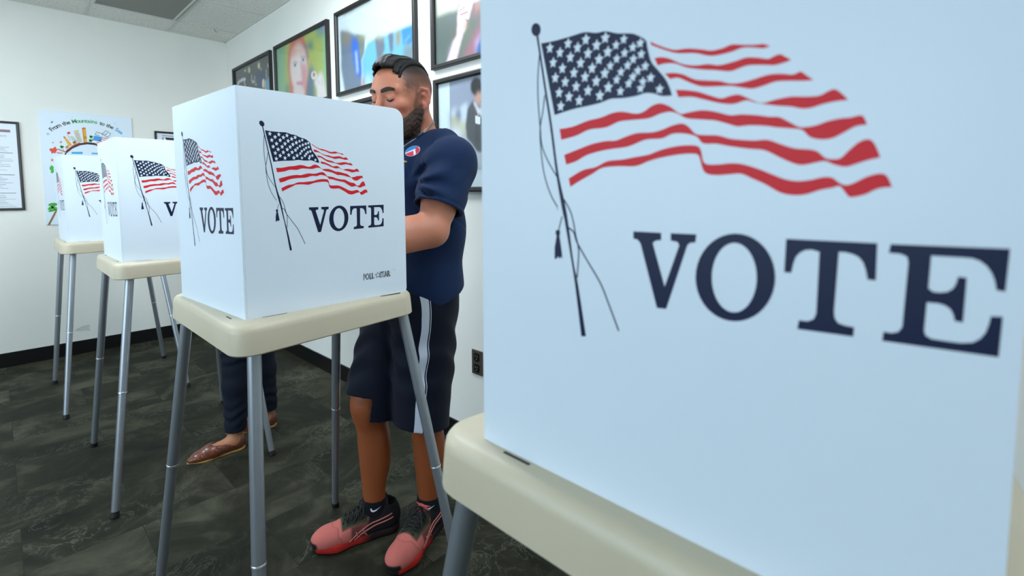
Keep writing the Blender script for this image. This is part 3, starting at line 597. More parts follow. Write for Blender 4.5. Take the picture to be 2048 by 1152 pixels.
def d1(bm, fn, W, H):
    rnd = random.Random(3); bar(bm, fn, .05, W-.045, H-.075, .018, '8A6E78'); words(bm, fn, 'polling place', W-.17, H-.105, .021, '8C9298'); v = H-.15
    for blk, n in ((.03, 3), (.0, 9), (.02, 7), (.02, 9)):
        v -= blk
        if n > 3: bar(bm, fn, .04, W-.04, v, .0035, '3C444C'); bar(bm, fn, W*.4, W*.62, v+.008, .006, '8A9096'); v -= .018
        for k in range(n): 
            bar(bm, fn, .04+(.02 if k % 4 else 0), W-.04-rnd.random()*.07, v, .0045, ['B4BCC4', 'A4ACB4', 'C0C8CE'][k % 3]); v -= .0125
def d2(bm, fn, W, H):
    bar(bm, fn, .05, W-.05, H-.036, .005, '5A6878'); bar(bm, fn, .052, W-.05, H-.125, .078, '10161C', 1)
    c = [(.064+.0*k+.045*(k/10)**1.6, H-.05-.065*(k/10)) for k in range(11)]; add_poly(bm, line_pts(c, .016), lambda p: fn(p.x, p.y, .0088), pal('EAF2F6'))
    words(bm, fn, 'YOU', .135, H-.092, .048, 'EAF2F6', 2, .001); v = H-.16
    for k in range(24): bar(bm, fn, .05, W-.06-(k*37 % 11)*.006, v, .005, '9AA4AC'); v -= .0165
notice(-.33, .150, 1.095, 1.706, 'black-framed printed notice on the back wall at the left edge of the photo', d1)
notice(.924, 1.36, 1.10, 1.714, 'black-framed notice with a black heading, mostly hidden behind the middle booth', d2)
# flaked paint low on the back wall
bm = bmesh.new(); P = []
for x, y in ((392,528),(410,516),(435,505),(462,498),(472,500),(465,510),(476,526),(440,527),(420,531)):
    q = on_y(x/2.6175, 460+y/2.6175, YB); P.append((q[0], q[2]))
add_poly(bm, P, lambda p: (p.x, YB-.0012, p.y), 0); add_poly(bm, line_pts(P[:5], .003), lambda p: (p.x, YB-.002, p.y), 1)
o = bm_obj('trim_2', bm, [mat('bare_plaster', 'CFD0C4', .7), mat('paint_flake_edge', 'A8AAA0', .7)]); tag(o, kind='structure')
# ------------------------------------------------------------------ wall socket
t = empty('wall_socket', (XR, 1.612, .4235)); tag(t, 'dark metal double electrical socket low on the right wall', 'socket')
bm = bmesh.new(); box(bm, (-.006, -.036, -.0575), (0, .036, .0575), .003, 3); bm_obj('cover_plate', bm, mat('bronze_plate', '6A6458', .35, metal=.6), t)
for z in (-.0255, .0255):
    bm = bmesh.new(); prism(bm, rounded([(-.0165, -.0195), (.0165, -.0195), (.0165, .0195), (-.0165, .0195)], .009, 6), 0, .0035, 0, Matrix.Translation((-.006, 0, z)) @ Matrix(((0, 0, -1, 0), (1, 0, 0, 0), (0, 1, 0, 0), (0, 0, 0, 1))))
    for y in (-.0065, .0065): box(bm, (-.0101, y-.0012, z+.0005), (-.0096, y+.0012, z+.0095), mat=1)
    box(bm, (-.0101, -.002, z-.011), (-.0096, .002, z-.006), mat=1)
    bm_obj('receptacle', bm, [mat('black_socket', '0E0E10', .3), mat('slot_metal', '8A8A86', .4)], t)
# ------------------------------------------------------------------ implicit surfaces for bodies and clothes
class Field:
    def __init__(s, lo, hi, h):
        s.h = h; s.lo = np.array(lo, float); n = np.ceil((np.array(hi)-s.lo)/h).astype(int)+1
        s.ax = [(s.lo[i]+h*np.arange(n[i])).astype(np.float32) for i in range(3)]; s.v = np.full(tuple(n), .5, np.float32)
    def sub(s, lo, hi):
        sl = []
        for i in range(3):
            a = int(np.clip(math.floor((lo[i]-s.lo[i])/s.h), 0, len(s.ax[i]))); b = int(np.clip(math.ceil((hi[i]-s.lo[i])/s.h)+1, 0, len(s.ax[i]))); sl.append(slice(a, b))
        sl = tuple(sl); return sl, (s.ax[0][sl[0]][:, None, None], s.ax[1][sl[1]][None, :, None], s.ax[2][sl[2]][None, None, :])
    def op(s, prim, k=.01, mode='add'):
        f, lo, hi = prim; m = max(k*1.5, 3*s.h)+.004
        sl, P = s.sub([a-m for a in lo], [b+m for b in hi])
        if any(x.stop <= x.start for x in sl): return s
        d = f(*P); a = s.v[sl]
        if mode == 'add': h = np.maximum(k-np.abs(a-d), 0)/max(k, 1e-6); s.v[sl] = np.minimum(a, d)-h*h*k/4
        else: d = -d; h = np.maximum(k-np.abs(a-d), 0)/max(k, 1e-6); s.v[sl] = np.maximum(a, d)+h*h*k/4
        return s
    def cut(s, prim, k=.005): return s.op(prim, k, 'cut')
    def disp(s, fn, lo=None, hi=None):
        lo = s.lo if lo is None else lo; hi = [a[-1] for a in s.ax] if hi is None else hi
        sl, P = s.sub(lo, hi); s.v[sl] += fn(*P); return s
    def mesh(s, smooth=2):
        v = s.v; h = s.h; nx, ny, nz = v.shape; S = v < 0
        c = S[:-1, :-1, :-1].astype(np.int8)
        for a in (0, 1):
            for b in (0, 1):
                for d in (0, 1):
                    if a or b or d: c = c+S[a:nx-1+a, b:ny-1+b, d:nz-1+d]
        act = np.argwhere((c > 0) & (c < 8)); idx = np.full(c.shape, -1, np.int32); idx[tuple(act.T)] = np.arange(len(act))
        acc = np.zeros((len(act), 3)); cnt = np.zeros(len(act)); I, J, K = act.T
        for ax in range(3):
            o1, o2 = [i for i in range(3) if i != ax]
            for a in (0, 1):
                for b in (0, 1):
                    p = np.zeros(3, int); p[o1] = a; p[o2] = b; q = p.copy(); q[ax] = 1
                    va = v[I+p[0], J+p[1], K+p[2]]; vb = v[I+q[0], J+q[1], K+q[2]]; m = (va < 0) != (vb < 0)
                    t = np.where(m, va/np.where(m, va-vb, 1), 0); pt = np.zeros((len(act), 3)); pt[:, o1] = a; pt[:, o2] = b; pt[:, ax] = t
                    acc[m] += pt[m]; cnt[m] += 1
        V = (act+acc/cnt[:, None])*h+s.lo; F = []
        for ax in range(3):
            o1, o2 = [(1, 2), (2, 0), (0, 1)][ax]
            A = [slice(None)]*3; B = [slice(None)]*3; A[ax] = slice(0, -1); B[ax] = slice(1, None)
            for o in (o1, o2): A[o] = slice(1, -1); B[o] = slice(1, -1)
            sa, sb = S[tuple(A)], S[tuple(B)]; e = np.argwhere(sa != sb); flip = sb[tuple(e.T)]
            e[:, o1] += 1; e[:, o2] += 1; qs = []
            for da, db in ((-1, -1), (0, -1), (0, 0), (-1, 0)):
                g = e.copy(); g[:, o1] += da; g[:, o2] += db; qs.append(idx[tuple(g.T)])
            q = np.stack(qs, 1); q[flip] = q[flip][:, ::-1]; F.append(q)
        F = np.concatenate(F); F = F[(F >= 0).all(1)]
        for _ in range(smooth):      # light Laplacian pass
            sm = np.zeros_like(V); n = np.zeros(len(V))
            for a, b in ((0, 1), (1, 2), (2, 3), (3, 0)):
                for x, y in ((a, b), (b, a)):
                    for d in range(3): sm[:, d] += np.bincount(F[:, x], V[F[:, y], d], len(V))
                    n += np.bincount(F[:, x], minlength=len(V))
            V = V*.5+sm/np.maximum(n, 1)[:, None]*.5
        return V, F
def n3(a): a = np.array(a, float); return a/np.linalg.norm(a)
def cap(a, b, ra, rb, flat=None, s=1.0):
    """round cone from a to b; flat = direction in which the section is scaled by s"""
    a, b = np.array(a, float), np.array(b, float); ab = b-a; L2 = max(float(ab@ab), 1e-9); R = max(ra, rb)*max(1, s)
    fl = None if flat is None else n3(flat)
    def f(X, Y, Z):
        x, y, z = X-a[0], Y-a[1], Z-a[2]; t = np.clip((x*ab[0]+y*ab[1]+z*ab[2])/L2, 0, 1)
        dx, dy, dz = x-t*ab[0], y-t*ab[1], z-t*ab[2]; r = ra+(rb-ra)*t
        if fl is not None:
            q = dx*fl[0]+dy*fl[1]+dz*fl[2]; d2 = dx*dx+dy*dy+dz*dz; return (np.sqrt(np.maximum(d2-q*q+(q/s)**2, 1e-12))-r)*min(1, s)
        return np.sqrt(dx*dx+dy*dy+dz*dz)-r
    return f, np.minimum(a, b)-R, np.maximum(a, b)+R
def ell(c, r, R=None):
    c = np.array(c, float); r = np.array(r, float); R = np.eye(3) if R is None else np.array(R, float); m = (np.abs(R)@r)
    def f(X, Y, Z):
        x, y, z = X-c[0], Y-c[1], Z-c[2]; q = [(R[0, i]*x+R[1, i]*y+R[2, i]*z) for i in range(3)]
        k0 = np.sqrt(sum((q[i]/r[i])**2 for i in range(3)))+1e-9; k1 = np.sqrt(sum((q[i]/r[i]**2)**2 for i in range(3)))+1e-9
        return k0*(k0-1)/k1
    return f, c-m, c+m
def chain(F, pts, rs, k=.01, flat=None, s=1, mode='add'):
    for i in range(len(pts)-1): F.op(cap(pts[i], pts[i+1], rs[i], rs[i+1], flat, s), k, mode)
def np_mesh(name, V, F, mats, parent, attrs=None, smooth=True):
    me = bpy.data.meshes.new(name); me.vertices.add(len(V)); me.vertices.foreach_set('co', np.asarray(V, np.float32).ravel())
    me.loops.add(F.size); me.loops.foreach_set('vertex_index', F.astype(np.int32).ravel()); me.polygons.add(len(F)); me.polygons.foreach_set('loop_start', np.arange(0, F.size, 4, dtype=np.int32))
    me.update(calc_edges=True); me.validate()
    for n, a in (attrs or {}).items():
        if a.ndim == 2:
            at = me.color_attributes.new(n, 'FLOAT_COLOR', 'POINT'); at.data.foreach_set('color', np.concatenate([a, np.ones((len(a), 1))], 1).astype(np.float32).ravel())
        else: at = me.attributes.new(n, 'FLOAT', 'POINT'); at.data.foreach_set('value', a.astype(np.float32))
    return link(name, me, mats, parent, smooth)
def join_np(*parts):
    Vs, Fs, o = [], [], 0
    for V, F in parts: Vs.append(V); Fs.append(F+o); o += len(V)
    return np.concatenate(Vs), np.concatenate(Fs)
def bvh_of(V, F): return BVHTree.FromPolygons([tuple(v) for v in V], [tuple(int(i) for i in f) for f in F])
def snap(bvh, p, off=.001, dirn=None):
    if dirn is not None:
        h = bvh.ray_cast(Vector(p)-Vector(dirn)*.3, Vector(dirn), .6)
        if h[0] is not None: return h[0]+h[1]*off
    h = bvh.find_nearest(Vector(p)); return h[0]+h[1]*off
def decal(bm, bvh, poly, origin, ux, uy, dirn, off, m, sub=.004):
    """project a flat shape on a surface: fine grid clipped to the outline, vertices cast along dirn"""
    o, ux, uy, dirn = Vector(origin), Vector(ux).normalized(), Vector(uy).normalized(), Vector(dirn).normalized()
    P = spline([(x, y, 0) for x, y in poly], 1, True); vs = [Vector((p.x, p.y, 0)) for p in P]
    tb = bmesh.new(); f = tb.faces.new([tb.verts.new(v) for v in vs]); 
    xs = [v.x for v in vs]; ys = [v.y for v in vs]
    n = Vector((1, 0, 0)); x = min(xs)+sub
    while x < max(xs): bmesh.ops.bisect_plane(tb, geom=tb.verts[:]+tb.edges[:]+tb.faces[:], plane_co=(x, 0, 0), plane_no=(1, 0, 0)); x += sub
    y = min(ys)+sub
    while y < max(ys): bmesh.ops.bisect_plane(tb, geom=tb.verts[:]+tb.edges[:]+tb.faces[:], plane_co=(0, y, 0), plane_no=(0, 1, 0)); y += sub
    mp = {v: bm.verts.new(snap(bvh, o+ux*v.co.x+uy*v.co.y, off, dirn)) for v in tb.verts}
    for f in tb.faces:
        g = bm.faces.new([mp[v] for v in f.verts]); g.material_index = m; g.normal_update()
        if g.normal.dot(dirn) > 0: g.normal_flip()
    tb.free()
def wob(X, Y, Z, s, ph=0):    # cheap smooth noise, about -1..1
    return (np.sin(X*s*1.0+1.7*np.sin(Y*s*.8+ph)+ph)*np.sin(Y*s*1.1+1.3*np.sin(Z*s*.9+2*ph)+.7)+np.sin(Z*s*1.2+1.9*np.sin(X*s*.7+ph)+2.1*ph)*.6)/1.4

def finger(F, base, dirs, lens, r0, r1):
    """one finger: knuckle to tip, dirs a list of directions for its three bones"""
    p = np.array(base, float); pts = [p]; 
    for d, l in zip(dirs, lens): p = p+n3(d)*l; pts.append(p)
    rs = [r0, r0*.97, r0*.88, r1]
    for i in range(3): F.op(cap(pts[i], pts[i+1], rs[i], rs[i+1]), .003)
    return pts
def hand(F, wrist, fwd, up, side, size=1.0, curl=.5):
    """fwd along the palm, up = back of the hand, side = towards the thumb"""
    w = np.array(wrist, float); f, u, s = n3(fwd), n3(up), n3(side); q = size
    F.op(cap(w-f*.02*q, w+f*.01*q, .026*q, .027*q, u, .72), .012)
    for t, L in ((.030, .078), (.010, .084), (-.010, .080), (-.028, .072)): F.op(cap(w+s*t*.55*q, w+f*L*q+s*t*q, .016*q, .0125*q, u, .9), .012)
    F.op(cap(w+s*.018*q-u*.006*q, w+f*.045*q+s*.034*q-u*.01*q, .016*q, .013*q), .012)          # ball of the thumb
    for t, L, ln, c in ((.030, .082, 1.0, .9), (.010, .088, 1.1, 1.0), (-.010, .084, 1.02, 1.08), (-.028, .075, .82, 1.15)):
        a = curl*c; d = [f*math.cos(a*k)-u*math.sin(a*k)+s*t*1.2 for k in (.55, 1.5, 2.3)]
        finger(F, w+f*L*q+s*t*q, d, [.040*ln*q, .026*ln*q, .020*ln*q], .0095*q, .0075*q)
    finger(F, w+f*.035*q+s*.034*q-u*.008*q, [f*.6+s*.75-u*.35, f*.9+s*.25-u*.45, f*.9-s*.15-u*.5], [.034*q, .030*q, .022*q], .0115*q, .0088*q)

# ------------------------------------------------------------------ the man
def frame(yaw, pitch, roll=0):
    """columns: forward, left, up of a head turned yaw (from -X, + = towards +Y... radians) and bowed by pitch"""
    f = np.array([-math.cos(yaw)*math.cos(pitch), math.sin(yaw)*math.cos(pitch), -math.sin(pitch)]); l = n3(np.cross([0, 0, 1], f)); u = np.cross(f, l)
    l2 = l*math.cos(roll)+u*math.sin(roll); u2 = -l*math.sin(roll)+u*math.cos(roll)
    return np.stack([f, l2, u2], 1)
class Loc:
    """wraps prims given in a local frame"""
    def __init__(s, o, R, k=1.0): s.o = np.array(o, float); s.R = R; s.k = k
    def p(s, q): return s.o+s.R@(np.array(q, float)*s.k)
    def cap(s, a, b, ra, rb, flat=None, sc=1.0): return cap(s.p(a), s.p(b), ra*s.k, rb*s.k, None if flat is None else s.R@np.array(flat, float), sc)
    def ell(s, c, r, R=None): return ell(s.p(c), np.array(r)*s.k, s.R if R is None else s.R@R)
def rot(ax, a):
    c, s = math.cos(a), math.sin(a); return np.array({'x': [[1,0,0],[0,c,-s],[0,s,c]], 'y': [[c,0,s],[0,1,0],[-s,0,c]], 'z': [[c,-s,0],[s,c,0],[0,0,1]]}[ax])
def head_field(H, neck_to, neck_r, female=False):
    """skull, face, ears and neck; local axes x forward, y left, z up, origin between the ears"""
    R = H.R; lo = H.o-.19*H.k; hi = H.o+.19*H.k; lo = np.minimum(lo, np.array(neck_to)-.09); hi = np.maximum(hi, np.array(neck_to)+.09)
    F = Field(lo, hi, .0028)
    F.op(H.ell((-.015, 0, .036), (.099, .079, .088)), .01); F.op(H.ell((.012, 0, .030), (.082, .073, .076)), .02)
    F.op(H.ell((.032, 0, -.040), (.060, .058, .078)), .02); F.op(H.ell((.052, 0, -.070), (.040, .042, .042)), .02)
    for s in (-1, 1):
        F.op(H.cap((-.004, s*.058, -.052), (.070, s*.020, -.100), .017, .016), .022)
        F.op(H.cap((-.010, s*.062, -.005), (-.006, s*.060, -.050), .016, .016), .02)
        F.op(H.ell((.058, s*.045, -.014), (.024, .022, .018)), .018)
        F.op(H.cap((.085, s*.012, .030), (.070, s*.047, .032), .0095, .009), .014)
        F.cut(H.ell((.104, s*.031, .009), (.022, .019, .012)), .012)
        F.op(H.ell((.0755, s*.032, .008), (.0145, .0155, .0125)), .003)
        F.op(H.cap((.0865, s*.021, .0155), (.0815, s*.044, .0145), .0035, .003), .004)
    F.op(H.cap((.070, -.004, -.104), (.070, .004, -.104), .020, .020), .02)
    F.op(H.cap((.088, 0, .020), (.112, 0, -.026), .0078, .0115), .012); F.op(H.ell((.113, 0, -.028), (.0125, .012, .0105)), .008)
    for s in (-1, 1): F.op(H.ell((.103, s*.0145, -.031), (.011, .007, .0085)), .006); F.cut(H.ell((.107, s*.007, -.041), (.006, .0035, .004)), .003)
    F.op(H.cap((.094, -.016, -.060), (.094, .016, -.060), .0065, .0065), .008); F.op(H.cap((.096, -.010, -.0585), (.096, .010, -.0585), .005, .005), .004); F.op(H.cap((.093, -.011, -.0715), (.093, .011, -.0715), .0072, .0072), .006)
    F.cut(H.cap((.104, -.021, -.0655), (.104, .021, -.0655), .0022, .0022), .003)
    # ears
    for s in (-1, 1):
        E = Loc(H.p((-.005, s*.0775, -.006)), R @ rot('z', -s*.42) @ rot('y', -.12), H.k*1.12)
        F.op(E.cap((.004, 0, -.020), (-.004, s*.004, .012), .010, .013, (0, 1, 0), .55), .006)
        helix = [(.012, s*.002, .004), (.012, s*.006, .020), (.002, s*.009, .031), (-.012, s*.010, .029), (-.019, s*.010, .014), (-.017, s*.009, -.004), (-.010, s*.006, -.018), (-.001, s*.003, -.027)]
        for a, b in zip(helix, helix[1:]): F.op(E.cap(a, b, .0042, .0042), .0035)
        F.op(E.ell((.002, s*.003, -.029), (.0085, .0055, .0095)), .005)
        F.cut(E.ell((-.001, s*.011, .001), (.0085, .009, .0115)), .004); F.cut(E.cap((-.008, s*.012, .018), (-.012, s*.012, .006), .004, .003), .003)
        F.op(E.cap((.009, s*.004, -.004), (.007, s*.005, -.011), .004, .0045), .004)
    a = H.p((-.038, 0, -.045)); F.op(cap(a, neck_to, neck_r*.93, neck_r), .025)
    if not female:
        a = H.p((-.02, 0, -.06))
        for s in (-1, 1):
            b = np.array(neck_to)+H.R[:, 1]*s*.03+H.R[:, 0]*.03; F.op(cap(H.p((-.02, s*.062, -.03)), b, .018, .016), .02)
    return F
STRIPE = .062
def skin_mat(name): return attr_mat(name, .46, spec=.42, bump=(420, .12, .0006), sss=.12)
M_skin = skin_mat('skin')
M_hair = mat('black_hair', '0F0C0A', .55, spec=.3, bump=(260, .5, .0012))
M_beard = mat('brown_beard', '35241A', .6, bump=(520, .9, .003), mott=(90, '4A3222', .7))
M_brow = mat('eyebrow_hair', '2A1D16', .6)
M_lash = mat('eyelash', '120D0B', .5)
def fabric(name, c, scale=900, rough=.85): return mat(name, c, rough, spec=.14, bump=(scale, .35, .0007), sheen=.06)
M_tee = fabric('navy_cotton', '182A4A'); M_shorts = fabric('navy_polyester', '14223F', 700, .7); M_sock = fabric('black_sock_knit', '0E1118')
def shorts_mat():
    m = fabric('navy_shorts_striped', '070E1E', 700, .7); nt = m.node_tree; N = nt.nodes; L = nt.links; b = N['Principled BSDF']
    a = N.new('ShaderNodeAttribute'); a.attribute_name = 'stripe'
    r = N.new('ShaderNodeValToRGB'); r.color_ramp.interpolation = 'CONSTANT'; e = r.color_ramp.elements
    e[0].position = 0; e[0].color = rgba('070E1E'); e[1].position = .5-.12; e[1].color = rgba('B9C0CC')
    for p, c in ((.5+.12, '070E1E'), (.5+.16, 'B9C0CC'), (.5+.18, '070E1E')): q = e.new(p); q.color = rgba(c)
    L.new(a.outputs['Fac'], r.inputs['Fac']); L.new(r.outputs['Color'], b.inputs['Base Color']); return m
def blend(C, m, col): m = np.clip(m, 0, 1)[:, None]; return C*(1-m)+np.array(s2l(col))*m
def sst(x, a, b): t = np.clip((x-a)/(b-a), 0, 1); return t*t*(3-2*t)

man = empty('person', (.98, 1.41, 0)); tag(man, 'man in navy t-shirt, navy shorts and salmon sneakers, head bowed, writing in the booth', 'person')
MI = Matrix.Translation((-.98, -1.41, 0))
def put(name, V, F, mats, parent=man, attrs=None, origin=(.98, 1.41, 0), smooth=True): return np_mesh(name, V-np.array(origin), F, mats, parent, attrs, smooth)
HK = 1.06; H = Loc((.962, 1.41, 1.512), frame(-.20, .19, -.03), HK)
NECK = np.array((1.035, 1.41, 1.385))
shL, elL, wrL = np.array((1.006, 1.208, 1.300)), np.array((.905, 1.186, 1.088)), np.array((.700, 1.262, 1.048))
shR, elR, wrR = np.array((1.025, 1.605, 1.300)), np.array((.950, 1.660, 1.095)), np.array((.715, 1.475, 1.000))
hipL, knL, anL = np.array((.988, 1.345, .80)), np.array((.978, 1.338, .47)), np.array((1.000, 1.350, .085))
hipR, knR, anR = np.array((.983, 1.500, .80)), np.array((.862, 1.500, .47)), np.array((.862, 1.482, .085))
# --- body
FH = head_field(H, NECK, .064)
FB = Field((.70, 1.10, .03), (1.30, 1.76, 1.42), .005)
FB.op(cap((1.03, 1.41, 1.27), (1.035, 1.415, 1.08), .105, .100, (0, 1, 0), 1.5), .03).op(cap((1.035, 1.415, 1.08), (1.02, 1.42, .90), .102, .105, (0, 1, 0), 1.4), .04)
FB.op(cap((1.03, 1.25, 1.31), (1.03, 1.56, 1.31), .055, .055), .03).op(ell((1.01, 1.42, .84), (.105, .155, .11)), .03).op(cap(NECK, NECK-np.array((0, 0, .08)), .062, .09), .03)
for hp, kn, an, fx in ((hipL, knL, anL, np.array((-1, -.06, 0))), (hipR, knR, anR, np.array((-1, .12, 0)))):
    FB.op(cap(hp, kn, .088, .058), .03).op(cap(kn+(0, 0, .03), kn-(0, 0, .03), .057, .054), .02)
    FB.op(cap(kn-(0, 0, .03), an+(0, 0, .02), .050, .037), .03).op(ell(kn*.56+an*.44+(.022, 0, .0), (.043, .052, .125)), .03)
    FB.op(ell(kn+fx*.032, (.026, .034, .042)), .02); FB.op(ell(an+(0, .030, .012), (.016, .012, .016)), .012).op(ell(an+(0, -.030, .012), (.016, .012, .016)), .012)
    FB.op(cap(an, an-(0, 0, .03)+fx*.02, .034, .028), .01)
def arm(F, sh, el, wr, hs):
    d = n3(el-sh); F.op(ell(sh, (.066, .062, .068)), .02); F.op(cap(sh, el, .058, .045), .02); F.op(ell(sh*.45+el*.55+(-.006, 0, 0), (.050, .050, .085)), .03)
    F.op(ell(el+(.008, 0, -.004), (.044, .042, .044)), .02); f = n3(wr-el)
    F.op(cap(el, el*.5+wr*.5, .046, .043), .02); F.op(ell(el*.72+wr*.28+(0, 0, .004), (.075, .047, .050)), .03); F.op(cap(el*.5+wr*.5, wr, .043, .027, (0, 0, 1), .85), .03)
    hand(F, wr, f*.8+np.array((-.3, 0, -.10 if hs < 0 else -.42)), (-.3, 0, 1) if hs > 0 else (0, 0, 1), (0, hs, .15), 1.03, .45)
FL_ = Field((.48, 1.08, .92), (1.16, 1.36, 1.40), .0036); arm(FL_, shL, elL, wrL, 1)
FR_ = Field((.46, 1.38, .92), (1.16, 1.75, 1.40), .0042); arm(FR_, shR, elR, wrR, -1)
mh, mb, ml, mr = FH.mesh(1), FB.mesh(1), FL_.mesh(1), FR_.mesh(1)
V, F = join_np(mh, mb, ml, mr)
C = np.tile(np.array(s2l('C27E62')), (len(V), 1)); C = blend(C, (.95-V[:, 2])/.4, '8A4926')  # legs tinted darker, shade on the lower body put into the skin colour
q = (V-H.o)@H.R/H.k; hd = (np.abs(q) < .2).all(1)&(V[:, 2] > 1.36)
lx, ly, lz = q[:, 0], np.abs(q[:, 1]), q[:, 2]; nz = wob(q[:, 0], q[:, 1], q[:, 2], 300)*.004
C = blend(C, hd*.40*np.exp(-((lx-.07)**2/.0008+(ly-.045)**2/.0006+(lz+.02)**2/.0009)), 'C4614C'); C = blend(C, hd*.35*sst(lx, .09, .11)*sst(-lz, -.01, .02), 'C06650')
ear = sst(ly, .074, .082)*(lx < .02)*(lx > -.05)*(lz > -.045)*(lz < .035); C = blend(C, hd*ear*.5, 'BC6A56')
fz = lz+.25*np.maximum(lx-.0, 0)+nz; fade = sst(fz, .012, .055)*sst(.058-lx+nz, -.006, .018)*(1-ear)*(1-sst(lx, .055, .07)*(1-sst(lz, .09, .1)))
fade = np.maximum(fade, sst(-lx, .045, .07)*sst(lz, -.045, .0)*(1-ear)); C = blend(C, hd*fade*.80, '33261F'); C = blend(C, hd*fade*sst(lz, .06, .085)*.85, '17120F')
side = sst(lx, -.004, .004)*(1-sst(lx, .016, .024))*(lz > -.05)*sst(.05-lz, 0, .02)*(ly > .05); C = blend(C, hd*side*.6, '3A281D')
C = blend(C, hd*sst(-(lz+.60*np.maximum(lx-.005, 0)+nz*1.5), .004, .030)*sst(lx, -.012, .004)*sst(lz, -.135, -.115)*.62*(1-sst(lx, .100, .106)), '4A3024')
lips = np.exp(-((lz+.0655)**2/.00009+(ly)**2/.0005))*(lx > .085); C = blend(C, hd*lips*.7, 'A4564C')
hr = sst(lz, .088, .098)*(lx < .085); C = blend(C, hd*hr*.9, '17120F')
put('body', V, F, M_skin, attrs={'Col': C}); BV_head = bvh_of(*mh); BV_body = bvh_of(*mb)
# --- beard: the jaw pushed out where hair grows
import copy; FBd = copy.copy(FH); FBd.v = FH.v.copy()
X, Y, Z = FBd.ax[0][:, None, None]-H.o[0], FBd.ax[1][None, :, None]-H.o[1], FBd.ax[2][None, None, :]-H.o[2]
a, b, c = [(H.R[0, i]*X+H.R[1, i]*Y+H.R[2, i]*Z)/H.k for i in range(3)]; ab = np.abs(b)
line = -.020-.62*np.maximum(a-.008, 0)+.15*np.maximum(a-.05, 0)
msk = sst(line-c, -.002, .012)*sst(a, -.006, .008)*sst(c, -.135, -.110); msk *= 1-np.exp(-((c+.0655)/.0085)**2-(ab/.024)**4)*(a > .08); msk *= 1-sst(ab, .060, .075)*(a < .02)*0
msk = msk*(1-sst(c, -.048, -.040)*(a > .07)); grow = .0085*msk*(1+.25*wob(a, b, c, 330))-.004
FBd.v = FBd.v-grow.astype(np.float32)*1.0; FBd.v = np.where((np.abs(a) < .14)&(c < .02)&(c > -.14), FBd.v, .05).astype(np.float32)
FBd.v = np.maximum(FBd.v, (-(a+.012)).astype(np.float32))
Vb, Fb = FBd.mesh(1); put('beard', Vb, Fb, M_beard)
# --- hair combed up and back from the forehead
FHr = Field(H.o-.20, H.o+.20, .0026)
def zs(x, y): return .036+.088*math.sqrt(max(0, 1-((x+.015)/.099)**2-(y/.079)**2))
rnd = random.Random(5)
for k in range(24):
    y0 = -.058+.112*k/23; e = abs(y0)/.060; j = rnd.uniform(-.003, .003); pts = []
    xe = -.094+.018*e*e; xf = .066-.020*e*e+j
    for i in range(15):
        t = i/14; x = xf+(xe-xf)*t; y = y0*(1-.12*t)+.006*math.sin(t*3+k*.25)*(1-e)
        q = min(1, max(0, 1-abs(y)/.075)); off = (.020*math.exp(-((x-.050)/.032)**2)+.0075*(1-t*.6))*(1-e**3)+.0015*math.sin(k*2.3)+rnd.uniform(-.0006, .0006)
        pts.append((x+(.016*(1-e*e) if i == 0 else .010*(1-e*e) if i == 1 else 0), y, zs(min(x, .066), y)+off-(.002 if i == 0 else 0)-(.008*(t-.85)/.15 if t > .85 else 0)))
    for i in range(len(pts)-1): FHr.op(H.cap(pts[i], pts[i+1], .0054, .0050), .0008)
Vh, Fh = FHr.mesh(1); put('hair', Vh, Fh, M_hair)
# --- eyebrows and lash lines
for s in (-1, 1):
    bm = bmesh.new()
    for row in range(3):
        pts = [H.p((.13, s*(.012+.040*t), .0255+.0085*math.sin(t*2.4)-.004*t+row*.0028)) for t in [k/9 for k in range(10)]]
        sp = [snap(BV_head, p, .0012, H.R@np.array((-1, 0, 0))) for p in pts]; tube(bm, sp, [.0014, .0025, .0031, .0033, .0033, .0031, .0027, .0022, .0016, .0008], 6)
    bmesh.ops.translate(bm, verts=bm.verts, vec=(-.98, -1.41, 0)); bm_obj('eyebrow', bm, M_brow, man, True)
for s in (-1, 1):
    bm = bmesh.new()
    pts = [H.p((.13, s*(.019+.026*t), .0045-.0052*math.sin(math.pi*t))) for t in [k/8 for k in range(9)]]
    tube(bm, [snap(BV_head, p, .0008, H.R@np.array((-1, 0, 0))) for p in pts], [.0008, .0016, .0023, .0026, .0027, .0026, .0023, .0017, .0008], 6)
    bmesh.ops.translate(bm, verts=bm.verts, vec=(-.98, -1.41, 0)); bm_obj('eyelashes', bm, M_lash, man, True)
# --- t-shirt
FT = Field((.80, 1.06, .72), (1.28, 1.74, 1.45), .004)
FT.op(cap((1.025, 1.41, 1.27), (1.035, 1.415, 1.08), .122, .118, (0, 1, 0), 1.48), .03).op(cap((1.035, 1.415, 1.08), (1.016, 1.42, .87), .120, .136, (0, 1, 0), 1.36), .05).op(cap((1.016, 1.42, .87), (1.008, 1.422, .78), .136, .138, (0, 1, 0), 1.36), .03)
FT.op(cap((1.035, 1.23, 1.315), (1.035, 1.58, 1.315), .068, .068), .03).op(cap((1.05, 1.30, 1.365), (1.05, 1.51, 1.365), .052, .052), .04)
FT.op(ell((.965, 1.34, 1.235), (.055, .085, .07)), .04).op(ell((.965, 1.48, 1.235), (.055, .085, .07)), .04)
def sleeve(sh, el):
    d = n3(el-sh); L = np.linalg.norm(el-sh); e = sh+d*L*.70
    FT.op(ell(sh+(0, 0, -.002), (.075, .071, .076)), .02).op(cap(sh, e, .073, .0785), .02).op(ell(sh*.6+el*.4, (.076, .070, .085), None), .02)
    FT.op(cap(sh+(0, 0, -.02), sh*.3+np.array((1.035, 1.41, 1.22))*.7, .065, .07), .04)
    return d, e
cuts = [sleeve(shL, elL), sleeve(shR, elR)]
fc_ = on_y(822, 368, 1.2); FC = (fc_[0]*.84-1.2*.54, fc_[2])
